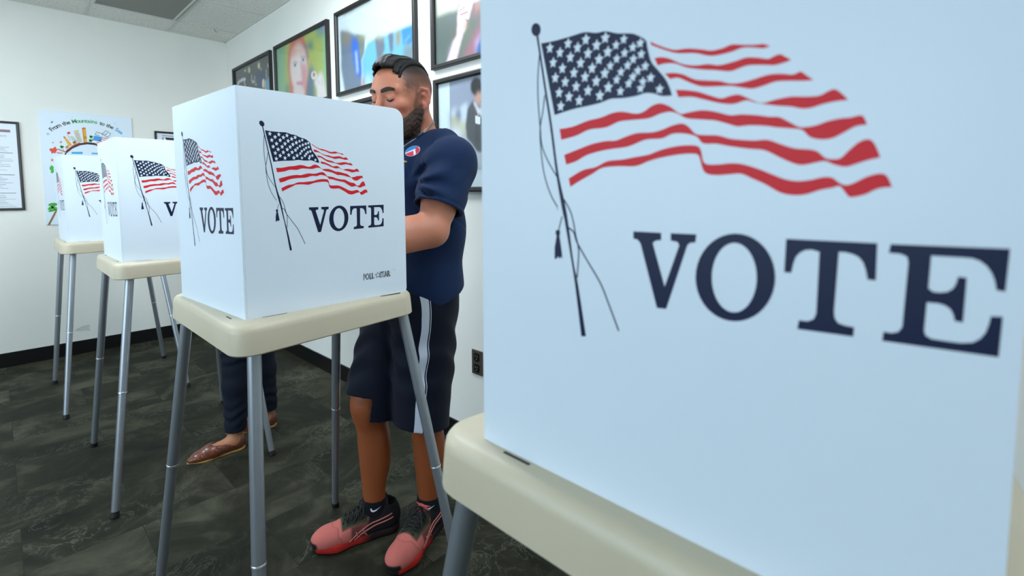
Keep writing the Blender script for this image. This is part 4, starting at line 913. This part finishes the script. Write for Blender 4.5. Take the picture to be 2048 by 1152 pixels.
def folds(X, Y, Z):
    a = .0030*wob(X, Y*.7, Z*.55, 34)*np.exp(-((Z-1.05)/.22)**2)
    sx = np.where(Y < 1.4, Y-1.235, 1.565-Y)   # creases fanning from the armpit
    r = np.sqrt((X-.985)**2+sx**2+(Z-1.235)**2); th = np.arctan2(Z-1.235, X-.95)
    a = a+.0032*sst(Z, 1.165, 1.20)*np.sin((Z*.75-X*.55)*120+2.2*np.sin(Y*22+X*9))*np.exp(-((r-.05)/.06)**2)
    u_ = X*.84-Y*.54-FC[0]; v_ = Z-FC[1]; r2 = np.sqrt(u_*u_+v_*v_)+1e-6; th = np.arctan2(v_, u_)
    a = a+.0068*sst(Z, 1.170, 1.205)*np.sin(th*9+r2*14)*sst(r2, .02, .05)*(1-sst(r2, .08, .15))*sst(1.34-Y, 0, .04)
    a = a+.0018*np.sin((Z*1.0-X*.5)*105+2*np.sin(Y*20))*np.exp(-((Z-1.20)/.05)**2)*sst(np.abs(Y-1.4), .13, .18)
    return a
FT.disp(folds)
for (d, e), sh in zip(cuts, (shL, shR)):
    def hem(X, Y, Z, d=d, e=e, sh=sh):
        t = (X-e[0])*d[0]+(Y-e[1])*d[1]+(Z-e[2])*d[2]; r = np.sqrt((X-sh[0])**2+(Y-sh[1])**2+(Z-sh[2])**2); near = (r < .26)&(np.abs(Y-1.4) > .11)
        return np.where(near, .0022*np.exp(-((t+.012)/.0035)**2), 0)
    FT.disp(hem)
    sg = -1 if sh[1] < 1.4 else 1; n = n3((.15, sg*1.0, .38)); c = sh+np.array((0, -sg*.040, 0))
    FT.disp(lambda X, Y, Z, n=n, c=c: .0032*np.exp(-(((X-c[0])*n[0]+(Y-c[1])*n[1]+(Z-c[2])*n[2])/.004)**2)*(np.sqrt((X-c[0])**2+(Y-c[1])**2+(Z-c[2])**2) < .15))
    # open sleeve end
    sl, P = FT.sub(e-.14, e+.16); t = (P[0]-e[0])*d[0]+(P[1]-e[1])*d[1]+(P[2]-e[2])*d[2]; r = np.sqrt((P[0]-e[0]-t*d[0])**2+(P[1]-e[1]-t*d[1])**2+(P[2]-e[2]-t*d[2])**2)
    ok = (r < .110)&(t > -.05)&(P[2] < 1.24); FT.v[sl] = np.where(ok, np.maximum(FT.v[sl], t), FT.v[sl])
    FT.cut(cap(e-d*.03, e+d*.1, .067, .071), .004)
FT.v = np.maximum(FT.v, (.884+.006*np.sin(FT.ax[1]*14)[None, :, None]+.36*np.minimum(FT.ax[0]-1.10, .03)[:, None, None]-FT.ax[2][None, None, :])); FT.cut(cap((1.008, 1.422, .66), (1.012, 1.422, .84), .130, .128, (0, 1, 0), 1.36), .006)
nd = n3(H.p((-.038, 0, -.045))-NECK); FT.cut(cap(NECK-nd*.03, NECK+nd*.14, .068, .068), .006); FT.cut(cap(NECK+(-.045, 0, .012), NECK+(-.03, 0, .09), .045, .055), .01)
Vt, Ft = FT.mesh(1); shirt = put('t_shirt', Vt, Ft, M_tee); BV_tee = bvh_of(Vt, Ft)
# ribbed collar
bm = bmesh.new(); cp = []
for k in range(40):
    a = 2*math.pi*k/40; base = Vector(NECK)+Vector((.072*math.cos(a)-.012, .072*math.sin(a), .018*math.cos(a)+.012)); cp.append(snap(BV_tee, base, .001))
cp = spline(cp, 1, True); tube(bm, [p*1.0 for p in cp]+[cp[0]], .0052, 8, cap=False); bmesh.ops.translate(bm, verts=bm.verts, vec=(-.98, -1.41, 0)); bm_obj('collar', bm, M_tee, shirt, True)
# sticker on the chest, small gold print
bm = bmesh.new(); dr = Vector((.62, .78, 0)); ux = Vector((.78, -.62, 0)).normalized(); o_ = Vector(on_y(824, 300, 1.29)); 
tl = .38; u2 = (ux*math.cos(tl)+Vector((0, 0, 1))*math.sin(tl)); v2 = (-ux*math.sin(tl)+Vector((0, 0, 1))*math.cos(tl))
ov = ell_pts(0, 0, .0255, .0165, 0, 28)
decal(bm, BV_tee, ov, o_, u2, v2, dr, .0012, 0); decal(bm, BV_tee, [p for p in ell_pts(0, 0, .0245, .0158, 0, 40) if p[1] > .003]+[(-.024, .003)], o_, u2, v2, dr, .0016, 1)
decal(bm, BV_tee, [p for p in ell_pts(0, 0, .0245, .0158, 0, 40) if p[1] < .0005]+[(.0245, .0005)], o_, u2, v2, dr, .0016, 2); decal(bm, BV_tee, [(-.002, -.0155), (.006, -.015), (.010, .003), (.003, .003)], o_, u2, v2, dr, .0020, 0); decal(bm, BV_tee, [(.008, -.012), (.020, -.007), (.022, .006), (.012, .008)], o_, u2, v2, dr, .0018, 2)
bmesh.ops.translate(bm, verts=bm.verts, vec=(-.98, -1.41, 0)); tag(bm_obj('sticker', bm, [mat('sticker_white', 'F4F4F6', .4), mat('sticker_blue', '3E8FD0', .4), mat('sticker_red', 'E0405A', .4)], shirt, 'keep'), 'oval red, white and blue sticker on the chest')
bm = bmesh.new(); o2 = Vector(on_y(808, 321, 1.27)); decal(bm, BV_tee, [(-.006, -.002), (.004, -.001), (.005, .002), (.0, .003), (-.005, .006)], o2, ux, (0, 0, 1), dr, .0012, 0); bmesh.ops.translate(bm, verts=bm.verts, vec=(-.98, -1.41, 0)); bm_obj('gold_print', bm, mat('gold_print', 'B09A40', .5), shirt, 'keep')
# necklace
bm = bmesh.new(); both = BVHTree.FromPolygons([tuple(v) for v in np.concatenate([mh[0], Vt])], [tuple(int(i) for i in f) for f in np.concatenate([mh[1], Ft+len(mh[0])])])
for dz, rr in ((0, .0), (-.006, .003)):
    cp = []
    for k in range(60):
        a = 2*math.pi*k/60; ca_ = math.cos(a); f = max(0, -ca_)    # a = pi at the chest
        base = Vector(NECK)+Vector(((.062+rr)*ca_-.014-.040*f**2, (.064+rr)*math.sin(a), .040*ca_+.038-.055*f**2+dz)); cp.append(snap(both, base, .0022))
    for _ in range(2): cp = [(cp[i-1]+cp[i]*2+cp[(i+1) % 60])/4 for i in range(60)]
    tube(bm, cp+[cp[0]], .0013, 6, cap=False)
bmesh.ops.translate(bm, verts=bm.verts, vec=(-.98, -1.41, 0)); bm_obj('necklace', bm, mat('silver_chain', 'B8B4AC', .3, metal=.9), man, True)
# --- shorts
FS = Field((.72, 1.16, .36), (1.28, 1.66, .98), .004)
FS.op(ell((1.008, 1.422, .85), (.128, .176, .12)), .02).op(cap((1.008, 1.422, .93), (1.008, 1.422, .82), .112, .120, (0, 1, 0), 1.38), .03)
heL, heR = np.array((.962, 1.338, .405)), np.array((.852, 1.504, .475))
FS.op(cap(hipL+(0, 0, .0), heL+(0, 0, -.06), .112, .092), .03).op(cap(hipR, heR+(0, 0, -.06), .110, .094), .02)
FS.disp(lambda X, Y, Z: .0045*wob(X, Y, Z*.45, 30, 1.0)*sst(.82-Z, 0, .2)+.004*np.sin((Z+X*.5)*60+3*np.sin(Y*25))*np.exp(-((Z-.66)/.12)**2))
zc = np.where(FS.ax[1] < 1.425, .412, .490)[None, :, None]-(FS.ax[0]-.95)[:, None, None]*.18; FS.v = np.maximum(FS.v, (zc-FS.ax[2][None, None, :]).astype(np.float32))
for hp, he in ((hipL, heL), (hipR, heR)): FS.cut(cap(he-(0, 0, .1), he+(hp-he)*.25, .080, .078), .004)
Vs, Fs_ = FS.mesh(1)
# stripe coordinate: across the outer side of each leg
ax_t = np.clip((Vs[:, 2]-.42)/(.80-.42), 0, 1.3)[:, None]; cL = heL+(hipL-heL)*ax_t; cR = heR+(hipR-heR)*ax_t; isL = Vs[:, 1] < (cL[:, 1]+cR[:, 1])/2
fw = np.where(isL, Vs[:, 0]-cL[:, 0], Vs[:, 0]-cR[:, 0]); out = np.where(isL, cL[:, 1]-Vs[:, 1], Vs[:, 1]-cR[:, 1])
sv = .5+(fw+STRIPE)/.085; sv = np.where(out > .02, sv, 0.0)
shorts = put('shorts', Vs, Fs_, shorts_mat(), attrs={'stripe': np.clip(sv, 0, 1)})
# --- socks and shoes
M_solered = mat('red_midsole', 'C8322C', .5); M_outsole = mat('black_outsole', '101012', .6); M_lace = mat('black_lace', '0F1012', .7)
M_upper = attr_mat('suede_and_mesh_upper', .8, spec=.25, bump=(500, .4, .0008)); M_lining = mat('salmon_lining', 'D0605A', .8); M_stripe = mat('salmon_stripe', 'BC6C66', .6)
M_swoosh = mat('white_embroidery', 'D8DCE2', .6)
def sock(an, heel, R, white_at):
    F_ = Field(an-np.array((.09, .09, .07)), an+np.array((.09, .09, .09)), .003); F_.op(cap(an+(0, 0, -.05), an+(0, 0, .020), .031, .0420)).op(cap(an+(0, 0, .020), an+(0, 0, .055), .0425, .0425)); F_.op(ell(an+(.012, 0, -.02), (.040, .031, .04)), .02)
    F_.disp(lambda X, Y, Z: .0008*np.sin(Z*900)); F_.v = np.maximum(F_.v, F_.ax[2][None, None, :]-(an[2]+.052)); F_.cut(cap(an+(0, 0, .035), an+(0, 0, .12), .0385, .042), .002)
    V_, G_ = F_.mesh(1); o = put('sock', V_, G_, M_sock); bv = bvh_of(V_, G_); bm = bmesh.new()
    sw = [(-.016, .004), (-.013, -.005), (-.006, -.0075), (.002, -.005), (.020, .006), (.004, .0005), (-.004, -.0015), (-.010, .001), (-.011, .006)]
    d = Vector(white_at); u = Vector((0, 0, 1)).cross(-d).normalized()*1.0
    if u.dot(Vector((CR[0], CR[1], 0))) < 0: u = -u
    decal(bm, bv, sw, Vector(an)-d*.0+Vector((0, 0, .028)), u, (0, 0, 1), d, .001, 0); bmesh.ops.translate(bm, verts=bm.verts, vec=(-.98, -1.41, 0)); bm_obj('embroidered_mark', bm, M_swoosh, o, 'keep'); return o
def shoe(heel, ang, label=None):
    """local frame: x towards the toe, y left, z up; origin under the heel"""
    Ln = 1.0; c, s = math.cos(ang), math.sin(ang); R = np.array([[c, -s, 0], [s, c, 0], [0, 0, 1]]); heel = np.array(heel)
    F_ = Field((-.03, -.08, 0), (.32, .08, .16), .0026)
    F_.op(cap((.045, 0, .045), (.17, 0, .040), .040, .046, (0, 0, 1), .9), .02).op(ell((.212, .002, .036), (.080, .0475, .036)), .02).op(ell((.245, .004, .030), (.046, .038, .028)), .02)
    F_.op(ell((.040, 0, .058), (.044, .037, .056)), .02).op(cap((.060, 0, .070), (.052, 0, .100), .042, .040, (0, 1, 0), .95), .02).op(cap((.085, 0, .082), (.175, 0, .050), .035, .033), .02)
    F_.op(cap((.100, 0, .108), (.085, 0, .085), .020, .030, (1, 0, 0), .6), .012)
    F_.disp(lambda X, Y, Z: .0012*np.exp(-(((X-.205)-.35*np.abs(Y)*1.6+.02)/.0035)**2)+.001*wob(X, Y, Z, 60))
    F_.v = np.maximum(F_.v, .020-F_.ax[2][None, None, :]); F_.cut(cap((.053, 0, .085), (.045, 0, .16), .032, .036, (1, 0, 0), 1.15), .006)
    V_, G_ = F_.mesh(1); x, y, z = V_.T; ay = np.abs(y)
    C_ = np.tile(np.array(s2l('B8645C')), (len(V_), 1)); C_ = blend(C_, (1-sst(x+.3*(z-.05), .115, .128)), '17181A'); tongue = (1-sst(x, .178, .186))*sst(x, .075, .085)*(1-sst(ay, .030, .036))*sst(z, .045, .055)
    ed = (1-sst(x, .196, .202))*sst(x, .11, .118)*(1-sst(ay, .036+.0, .042))*sst(z, .040, .05); C_ = blend(C_, ed, '3B3E2C'); C_ = blend(C_, tongue*.9, '1B1D18'); C_ = blend(C_, sst(z, .104, .110)*sst(x, .07, .085), 'C05850')
    side = (1-sst(x, .165, .175))*sst(x, .11, .12)*(1-ed)*(z < .075); C_ = blend(C_, side*.75, '241F1E'); C_ = blend(C_, (1-sst(x, .02, .03))*0, 'C05850')
    seam = np.exp(-(((x-.225)+.9*(ay-.02)**2*40-.012*np.cos(ay*120))/.0022)**2)*(z > .035); C_ = blend(C_, seam*.55, '8A453F'); C_ = blend(C_, sst(x+.2*(.04-z), .276, .284)*(1-sst(z, .036, .042)), '131315')
    W = V_@R.T+heel; o = put('shoe', W, G_, M_upper, attrs={'Col': C_}); bv = bvh_of(V_, G_)
    if label: o['label'] = label
    def sub(name, bm, m, k=True):
        M = Matrix(R.tolist()).to_4x4(); M.translation = Vector(heel)-Vector((.98, 1.41, 0)); bmesh.ops.transform(bm, matrix=M, verts=bm.verts); return bm_obj(name, bm, m, o, k)
    # sole
    G = Field((-.03, -.08, -.005), (.32, .08, .06), .0026)
    G.op(cap((.040, 0, .016), (.12, 0, .016), .042, .038, (0, 0, 1), .75), .02).op(cap((.12, 0, .016), (.215, .002, .017), .040, .050, (0, 0, 1), .72), .02).op(cap((.215, .002, .017), (.255, .004, .020), .048, .037, (0, 0, 1), .8), .02)
    G.v = np.maximum(np.maximum(G.v, (G.ax[2]-.030)[None, None, :]), (.0-G.ax[2]+.10*np.maximum(G.ax[0]-.24, 0)[:, None, None]*1.0)); Vq, Gq = G.mesh(1)
    Cq = np.tile(np.array(s2l('AC2620')), (len(Vq), 1)); Cq = blend(Cq, Vq[:, 2] < .0065, '101012'); Cq = blend(Cq, sst(Vq[:, 0], .280, .284), '131315'); Cq = blend(Cq, 1-sst(Vq[:, 0], .10, .16), '26181A')
    put('sole', Vq@R.T+heel, Gq, M_upper, o, {'Col': Cq})
    bm = bmesh.new()
    for k in range(6):
        xx = .108+k*.0145; z0 = .16
        for a_, b_ in ((-1, 1), (1, -1)):
            pts = [snap(bv, (xx+.012*t, (a_+(b_-a_)*t)*.024, z0), .0026, (0, 0, -1)) for t in [i/6 for i in range(7)]]; tube(bm, pts, .0022, 6)
    for sg in (-1, 1):
        loop = [(.112, 0, .118), (.122, sg*.018, .122), (.128, sg*.034, .108), (.135, sg*.036, .088), (.130, sg*.022, .094), (.116, sg*.004, .112)]; tube(bm, spline(loop, 5), .0022, 6)
        tail = [(.114, 0, .116), (.135, sg*.014, .108), (.155, sg*.030, .085), (.165, sg*.034, .070)]; tube(bm, spline(tail, 5), .0021, 6)
    sub('laces', bm, M_lace)
    bm = bmesh.new()
    for sg in (-1, 1):
        for cv in ([(.178, .027), (.150, .045), (.115, .061), (.075, .072), (.032, .080)], [(.162, .026), (.138, .040), (.105, .052), (.070, .061), (.028, .067)], [(.118, .030), (.128, .044), (.130, .058)], [(.142, .030), (.152, .040), (.154, .052)]):
            pts = [snap(bv, (p.x, sg*.12, p.y), .0010, (0, -sg, 0)) for p in spline([(a_, b_, 0) for a_, b_ in cv], 4)]; tube(bm, pts, .0022, 6)
    sub('side_stripes', bm, M_stripe)
    bm = bmesh.new(); ring = []
    for k in range(15):
        a_ = math.radians(-62+124*k/14); ring.append(Vector((.062+.042*math.cos(a_), .040*math.sin(a_), .116+.004*math.cos(a_*2))))
    tube(bm, ring, [.002]+[.0036]*13+[.002], 8); sub('collar_lining', bm, M_lining); return o
sock(anL, None, None, (.62, .78, 0)); sock(anR, None, None, (.50, .86, 0))
shoe((1.058, 1.372, 0), math.atan2(-.10, -.272)); shoe((.940, 1.452, 0), math.atan2(.105, -.265))
# ------------------------------------------------------------------ the second voter, only legs and shoes show past the booths
wo = empty('person', (.85, 2.57, 0)); tag(wo, 'person in dark skinny jeans and brown woven shoes at the booth behind', 'person')
WO = (.85, 2.57, 0)
WH = Loc((.850, 2.575, 1.455), frame(.05, .35, 0), .96); WN = np.array((.900, 2.575, 1.325))
wa, wk, wh_ = [np.array((.722, 2.478, .075)), np.array((.912, 2.600, .075))], [np.array((.748, 2.502, .45)), np.array((.905, 2.632, .45))], [np.array((.865, 2.500, .80)), np.array((.885, 2.650, .80))]
FW_ = head_field(WH, WN, .048, True)
FBw = Field((.66, 2.28, .0), (1.10, 2.90, 1.36), .006)
FBw.op(cap((.89, 2.575, 1.20), (.89, 2.575, 1.02), .082, .075, (0, 1, 0), 1.45), .03).op(cap((.89, 2.575, 1.02), (.88, 2.575, .84), .078, .10, (0, 1, 0), 1.4), .04).op(cap(WN, WN-(0, 0, .08), .046, .07), .03).op(cap((.895, 2.44, 1.245), (.895, 2.71, 1.245), .042, .042), .02)
for an, kn, hp in zip(wa, wk, wh_):
    FBw.op(cap(hp, kn, .072, .050), .03).op(cap(kn, an, .045, .026), .02).op(cap(an, an-(0, 0, .03), .027, .027), .02)
mW = FBw.mesh(1)
FAw = Field((.40, 2.32, .90), (1.00, 2.84, 1.32), .0042)
for sh, el, wr, hs in ((np.array((.89, 2.415, 1.225)), np.array((.82, 2.38, 1.01)), np.array((.62, 2.50, .985)), 1), (np.array((.89, 2.735, 1.225)), np.array((.82, 2.77, 1.01)), np.array((.62, 2.68, .985)), -1)):
    FAw.op(ell(sh, (.046, .044, .05)), .02).op(cap(sh, el, .042, .034), .02).op(cap(el, wr, .034, .022), .02); hand(FAw, wr, (-1, 0, -.08), (0, 0, 1), (0, hs, .1), .88, .4)
mA, mHd = FAw.mesh(1), FW_.mesh(1)
Ww = Field((.48, 2.40, .0), (1.00, 2.74, .16), .003)      # feet inside the shoes
feet = []
for an, toe, heel in ((wa[0], (.526, 2.489), (.757, 2.466)), (wa[1], (.735, 2.668), (.946, 2.580))):
    toe, heel = np.array((*toe, 0)), np.array((*heel, 0)); f = n3(toe-heel); L = np.linalg.norm(toe-heel); feet.append((heel, f, L))
    Ww.op(cap(an+(0, 0, .035), heel+f*.045+(0, 0, .045), .027, .029), .012).op(cap(heel+f*.045+(0, 0, .040), heel+f*.15+(0, 0, .024), .031, .024), .02).op(cap(heel+f*.14+(0, 0, .022), heel+f*.19+(0, 0, .018), .024, .018), .02)
mF = Ww.mesh(1)
V, F = join_np(mHd, mW, mA, mF); Cw = np.tile(np.array(s2l('BC8468')), (len(V), 1)); Cw = blend(Cw, (.3-V[:, 2])/.1, 'AC7452')
np_mesh('body', V-np.array(WO), F, M_skin, wo, {'Col': Cw})
M_jeans = mat('dark_denim', '070F1E', .8, spec=.3, bump=(700, .5, .0008), mott=(30, '0B162A', .5))
FJ = Field((.66, 2.36, .05), (1.08, 2.80, .94), .0045)
FJ.op(ell((.878, 2.575, .83), (.115, .160, .10)), .03).op(cap((.88, 2.575, .90), (.88, 2.575, .80), .092, .10, (0, 1, 0), 1.4), .03)
for an, kn, hp in zip(wa, wk, wh_):
    FJ.op(cap(hp, kn, .086, .060), .02).op(cap(kn, kn*.6+an*.4, .060, .057), .02).op(cap(kn*.6+an*.4, an+(0, 0, .0), .056, .045), .02)
FJ.disp(lambda X, Y, Z: .0026*np.sin(Z*130+3*np.sin(X*40)+2*np.sin(Y*50))*(np.exp(-((Z-.17)/.05)**2)+np.exp(-((Z-.45)/.05)**2)+.15))
zz = FJ.ax[2][None, None, :]; FJ.v = np.maximum(FJ.v, .088-zz); FJ.v = np.maximum(FJ.v, zz-.925)
for an, kn in zip(wa, wk): FJ.cut(cap(an-(0, 0, .03), an+(0, 0, .035), .0345, .035), .003)
Vj, Fj = FJ.mesh(1); np_mesh('jeans', Vj-np.array(WO), Fj, M_jeans, wo)
FBl = Field((.70, 2.28, .82), (1.10, 2.88, 1.38), .005)
FBl.op(cap((.888, 2.575, 1.20), (.888, 2.575, 1.02), .092, .086, (0, 1, 0), 1.45), .03).op(cap((.888, 2.575, 1.02), (.880, 2.575, .84), .088, .118, (0, 1, 0), 1.4), .04).op(cap((.895, 2.44, 1.245), (.895, 2.71, 1.245), .052, .052), .02)
for sh, el in ((np.array((.89, 2.415, 1.225)), np.array((.82, 2.38, 1.01))), (np.array((.89, 2.735, 1.225)), np.array((.82, 2.77, 1.01)))): FBl.op(cap(sh, sh*.4+el*.6, .054, .050), .02)
for s in (-1, 1): FBl.op(ell((.825, 2.575+s*.065, 1.14), (.05, .055, .055)), .03)
FBl.disp(lambda X, Y, Z: .003*wob(X, Y, Z*.5, 32)); FBl.v = np.maximum(FBl.v, .862-FBl.ax[2][None, None, :]); FBl.cut(cap(WN-(0, 0, .02), WN+(0, 0, .1), .052, .06), .004); FBl.cut(cap((.88, 2.575, .80), (.88, 2.575, .90), .100, .094, (0, 1, 0), 1.42), .004)
Vl, Fl = FBl.mesh(1); np_mesh('blouse', Vl-np.array(WO), Fl, fabric('grey_blouse', '7C8490'), wo)
FHw = Field(WH.o-.24, WH.o+.20, .0035)
FHw.op(WH.ell((-.022, 0, .040), (.110, .090, .098)), .01); FHw.cut(WH.ell((.075, 0, -.04), (.075, .085, .125)), .015)
for k in range(22):
    a = math.radians(95+170*k/21); x, y = -.02+.092*math.cos(a), .084*math.sin(a)
    for i in range(4): z0 = .03-.055*i; FHw.op(WH.cap((x, y, z0), (x*1.03, y*1.03, z0-.055), .014, .013), .004)
Vx, Fx = FHw.mesh(1); np_mesh('hair', Vx-np.array(WO), Fx, mat('brown_hair', '3A2419', .45, bump=(150, .5, .002)), wo)
def woven():
    m = mat('woven_brown_leather', '7A3A20', .32, spec=.6, coat=.3); nt = m.node_tree; N = nt.nodes; L = nt.links; b = N['Principled BSDF']
    uv = N.new('ShaderNodeAttribute'); uv.attribute_name = 'weave'; c = N.new('ShaderNodeTexBrick'); c.inputs['Scale'].default_value = 1; c.inputs['Brick Width'].default_value = .011; c.inputs['Row Height'].default_value = .0055; c.inputs['Mortar Size'].default_value = .0009; c.inputs['Mortar Smooth'].default_value = .8
    c.inputs['Color1'].default_value = rgba('8A4526'); c.inputs['Color2'].default_value = rgba('6C3018'); c.inputs['Mortar'].default_value = rgba('2E140A')
    L.new(uv.outputs['Vector'], c.inputs['Vector']); L.new(c.outputs['Color'], b.inputs['Base Color'])
    bp = N.new('ShaderNodeBump'); bp.invert = True; bp.inputs['Strength'].default_value = .8; bp.inputs['Distance'].default_value = .002; L.new(c.outputs['Fac'], bp.inputs['Height']); L.new(bp.outputs['Normal'], b.inputs['Normal']); return m
M_woven = woven(); M_tansole = mat('tan_leather_sole', 'A07A3E', .5)
for heel, f, L in feet:
    l = n3(np.cross([0, 0, 1], f)); R = np.stack([f, l, [0, 0, 1]], 1); k = L/.235
    G = Field((-.02, -.06, 0), (.26, .06, .10), .0024)
    G.op(cap((.040, 0, .030), (.14, 0, .024), .033, .040, (0, 0, 1), .9), .02).op(cap((.14, 0, .024), (.190, .002, .018), .040, .030, (0, 0, 1), .72), .02).op(cap((.190, .002, .018), (.222, .004, .014), .030, .014, (0, 0, 1), .6), .02).op(ell((.030, 0, .040), (.033, .028, .038)), .015)
    G.disp(lambda X, Y, Z: .0006*np.sin(X*1100)*np.sin(Y*1100+Z*900)); G.v = np.maximum(G.v, .007-G.ax[2][None, None, :])
    G.cut(cap((.050, 0, .052), (.118, 0, .056), .026, .021), .006); G.cut(cap((.050, 0, .030), (.125, 0, .030), .026, .023), .004); G.cut(ell((.08, 0, .085), (.072, .06, .034)), .006)
    Vq, Gq = G.mesh(1); sh_ = np_mesh('shoe', (Vq*k)@R.T+heel-np.array(WO), Gq, M_woven, wo)
    ua = sh_.data.attributes.new('weave', 'FLOAT_VECTOR', 'POINT'); uvw = np.stack([Vq[:, 0]+Vq[:, 1]*.7, Vq[:, 1]-Vq[:, 0]*.35+Vq[:, 2], Vq[:, 0]*0], 1); ua.data.foreach_set('vector', uvw.astype(np.float32).ravel())
    S_ = Field((-.02, -.06, -.004), (.26, .06, .03), .0022)
    S_.op(cap((.034, 0, .004), (.10, 0, .004), .034, .029, (0, 0, 1), .8), .02).op(cap((.10, 0, .004), (.165, .001, .004), .029, .041, (0, 0, 1), .8), .02).op(cap((.165, .001, .004), (.228, .005, .004), .039, .011, (0, 0, 1), .8), .02); S_.v = np.maximum(np.maximum(S_.v, (S_.ax[2]-.0085)[None, None, :]), -S_.ax[2][None, None, :])
    Vz, Gz = S_.mesh(0); np_mesh('sole', (Vz*k)@R.T+heel-np.array(WO), Gz, M_tansole, sh_, smooth=False)
# ------------------------------------------------------------------ light
for (x, y, s) in LIGHTS: troffer(x, y, s, 'lit white fluorescent panel in the ceiling grid outside the photo')
al = bpy.data.lights.new('added_window_lamp', 'AREA'); al.shape = 'RECTANGLE'; al.size = WZ1-WZ0+.3; al.size_y = WY1-WY0+.3; al.energy = WINDOW_LAMP; al.color = (.66, .84, 1.0)  # lamp added behind the unseen window to brighten walls and ceiling
ao = bpy.data.objects.new('added_window_lamp', al); COL.objects.link(ao); ao.location = (XL-.35, (WY0+WY1)/2, (WZ0+WZ1)/2); ao.rotation_euler = (0, -math.pi/2, 0)
fl = bpy.data.lights.new('added_bounce_spot', 'SPOT'); fl.energy = BOUNCE_SPOT; fl.spot_size = math.radians(75); fl.spot_blend = .8; fl.shadow_soft_size = .15; fl.color = (.84, .93, 1.0)  # spot added to brighten the ceiling and far walls by bounce
fo = bpy.data.objects.new('added_bounce_spot', fl); COL.objects.link(fo); fo.location = (-.55, .1, 1.72); fo.rotation_euler = (Vector((.35, 2.7, ZC))-fo.location).to_track_quat('-Z', 'Y').to_euler()
w = bpy.data.worlds.new('World'); scene.world = w; w.use_nodes = True
w.node_tree.nodes['Background'].inputs['Color'].default_value = (.6, .75, 1, 1); w.node_tree.nodes['Background'].inputs['Strength'].default_value = .15
# ------------------------------------------------------------------ camera
cam = bpy.data.cameras.new('camera'); co = bpy.data.objects.new('camera', cam); COL.objects.link(co)
cam.sensor_width = 36; cam.lens = FPX/2048*36; cam.shift_y = -(576-PY)/2048; cam.clip_start = .02
R3 = Matrix((CR, -CD, -CF)).transposed()
M = Matrix((CR.tolist(), (-CD).tolist(), (-CF).tolist())).transposed().to_4x4(); M.translation = Vector((0, 0, CAM_H)); co.matrix_world = M
cam.dof.use_dof = True; cam.dof.focus_distance = 1.45; cam.dof.aperture_fstop = 4.8
scene.camera = co
vs = scene.view_settings; vs.view_transform = 'Standard'; vs.look = 'None'; vs.gamma = 1; vs.exposure = EXPOSURE; vs.use_curve_mapping = False
scene.cycles.max_bounces = 8
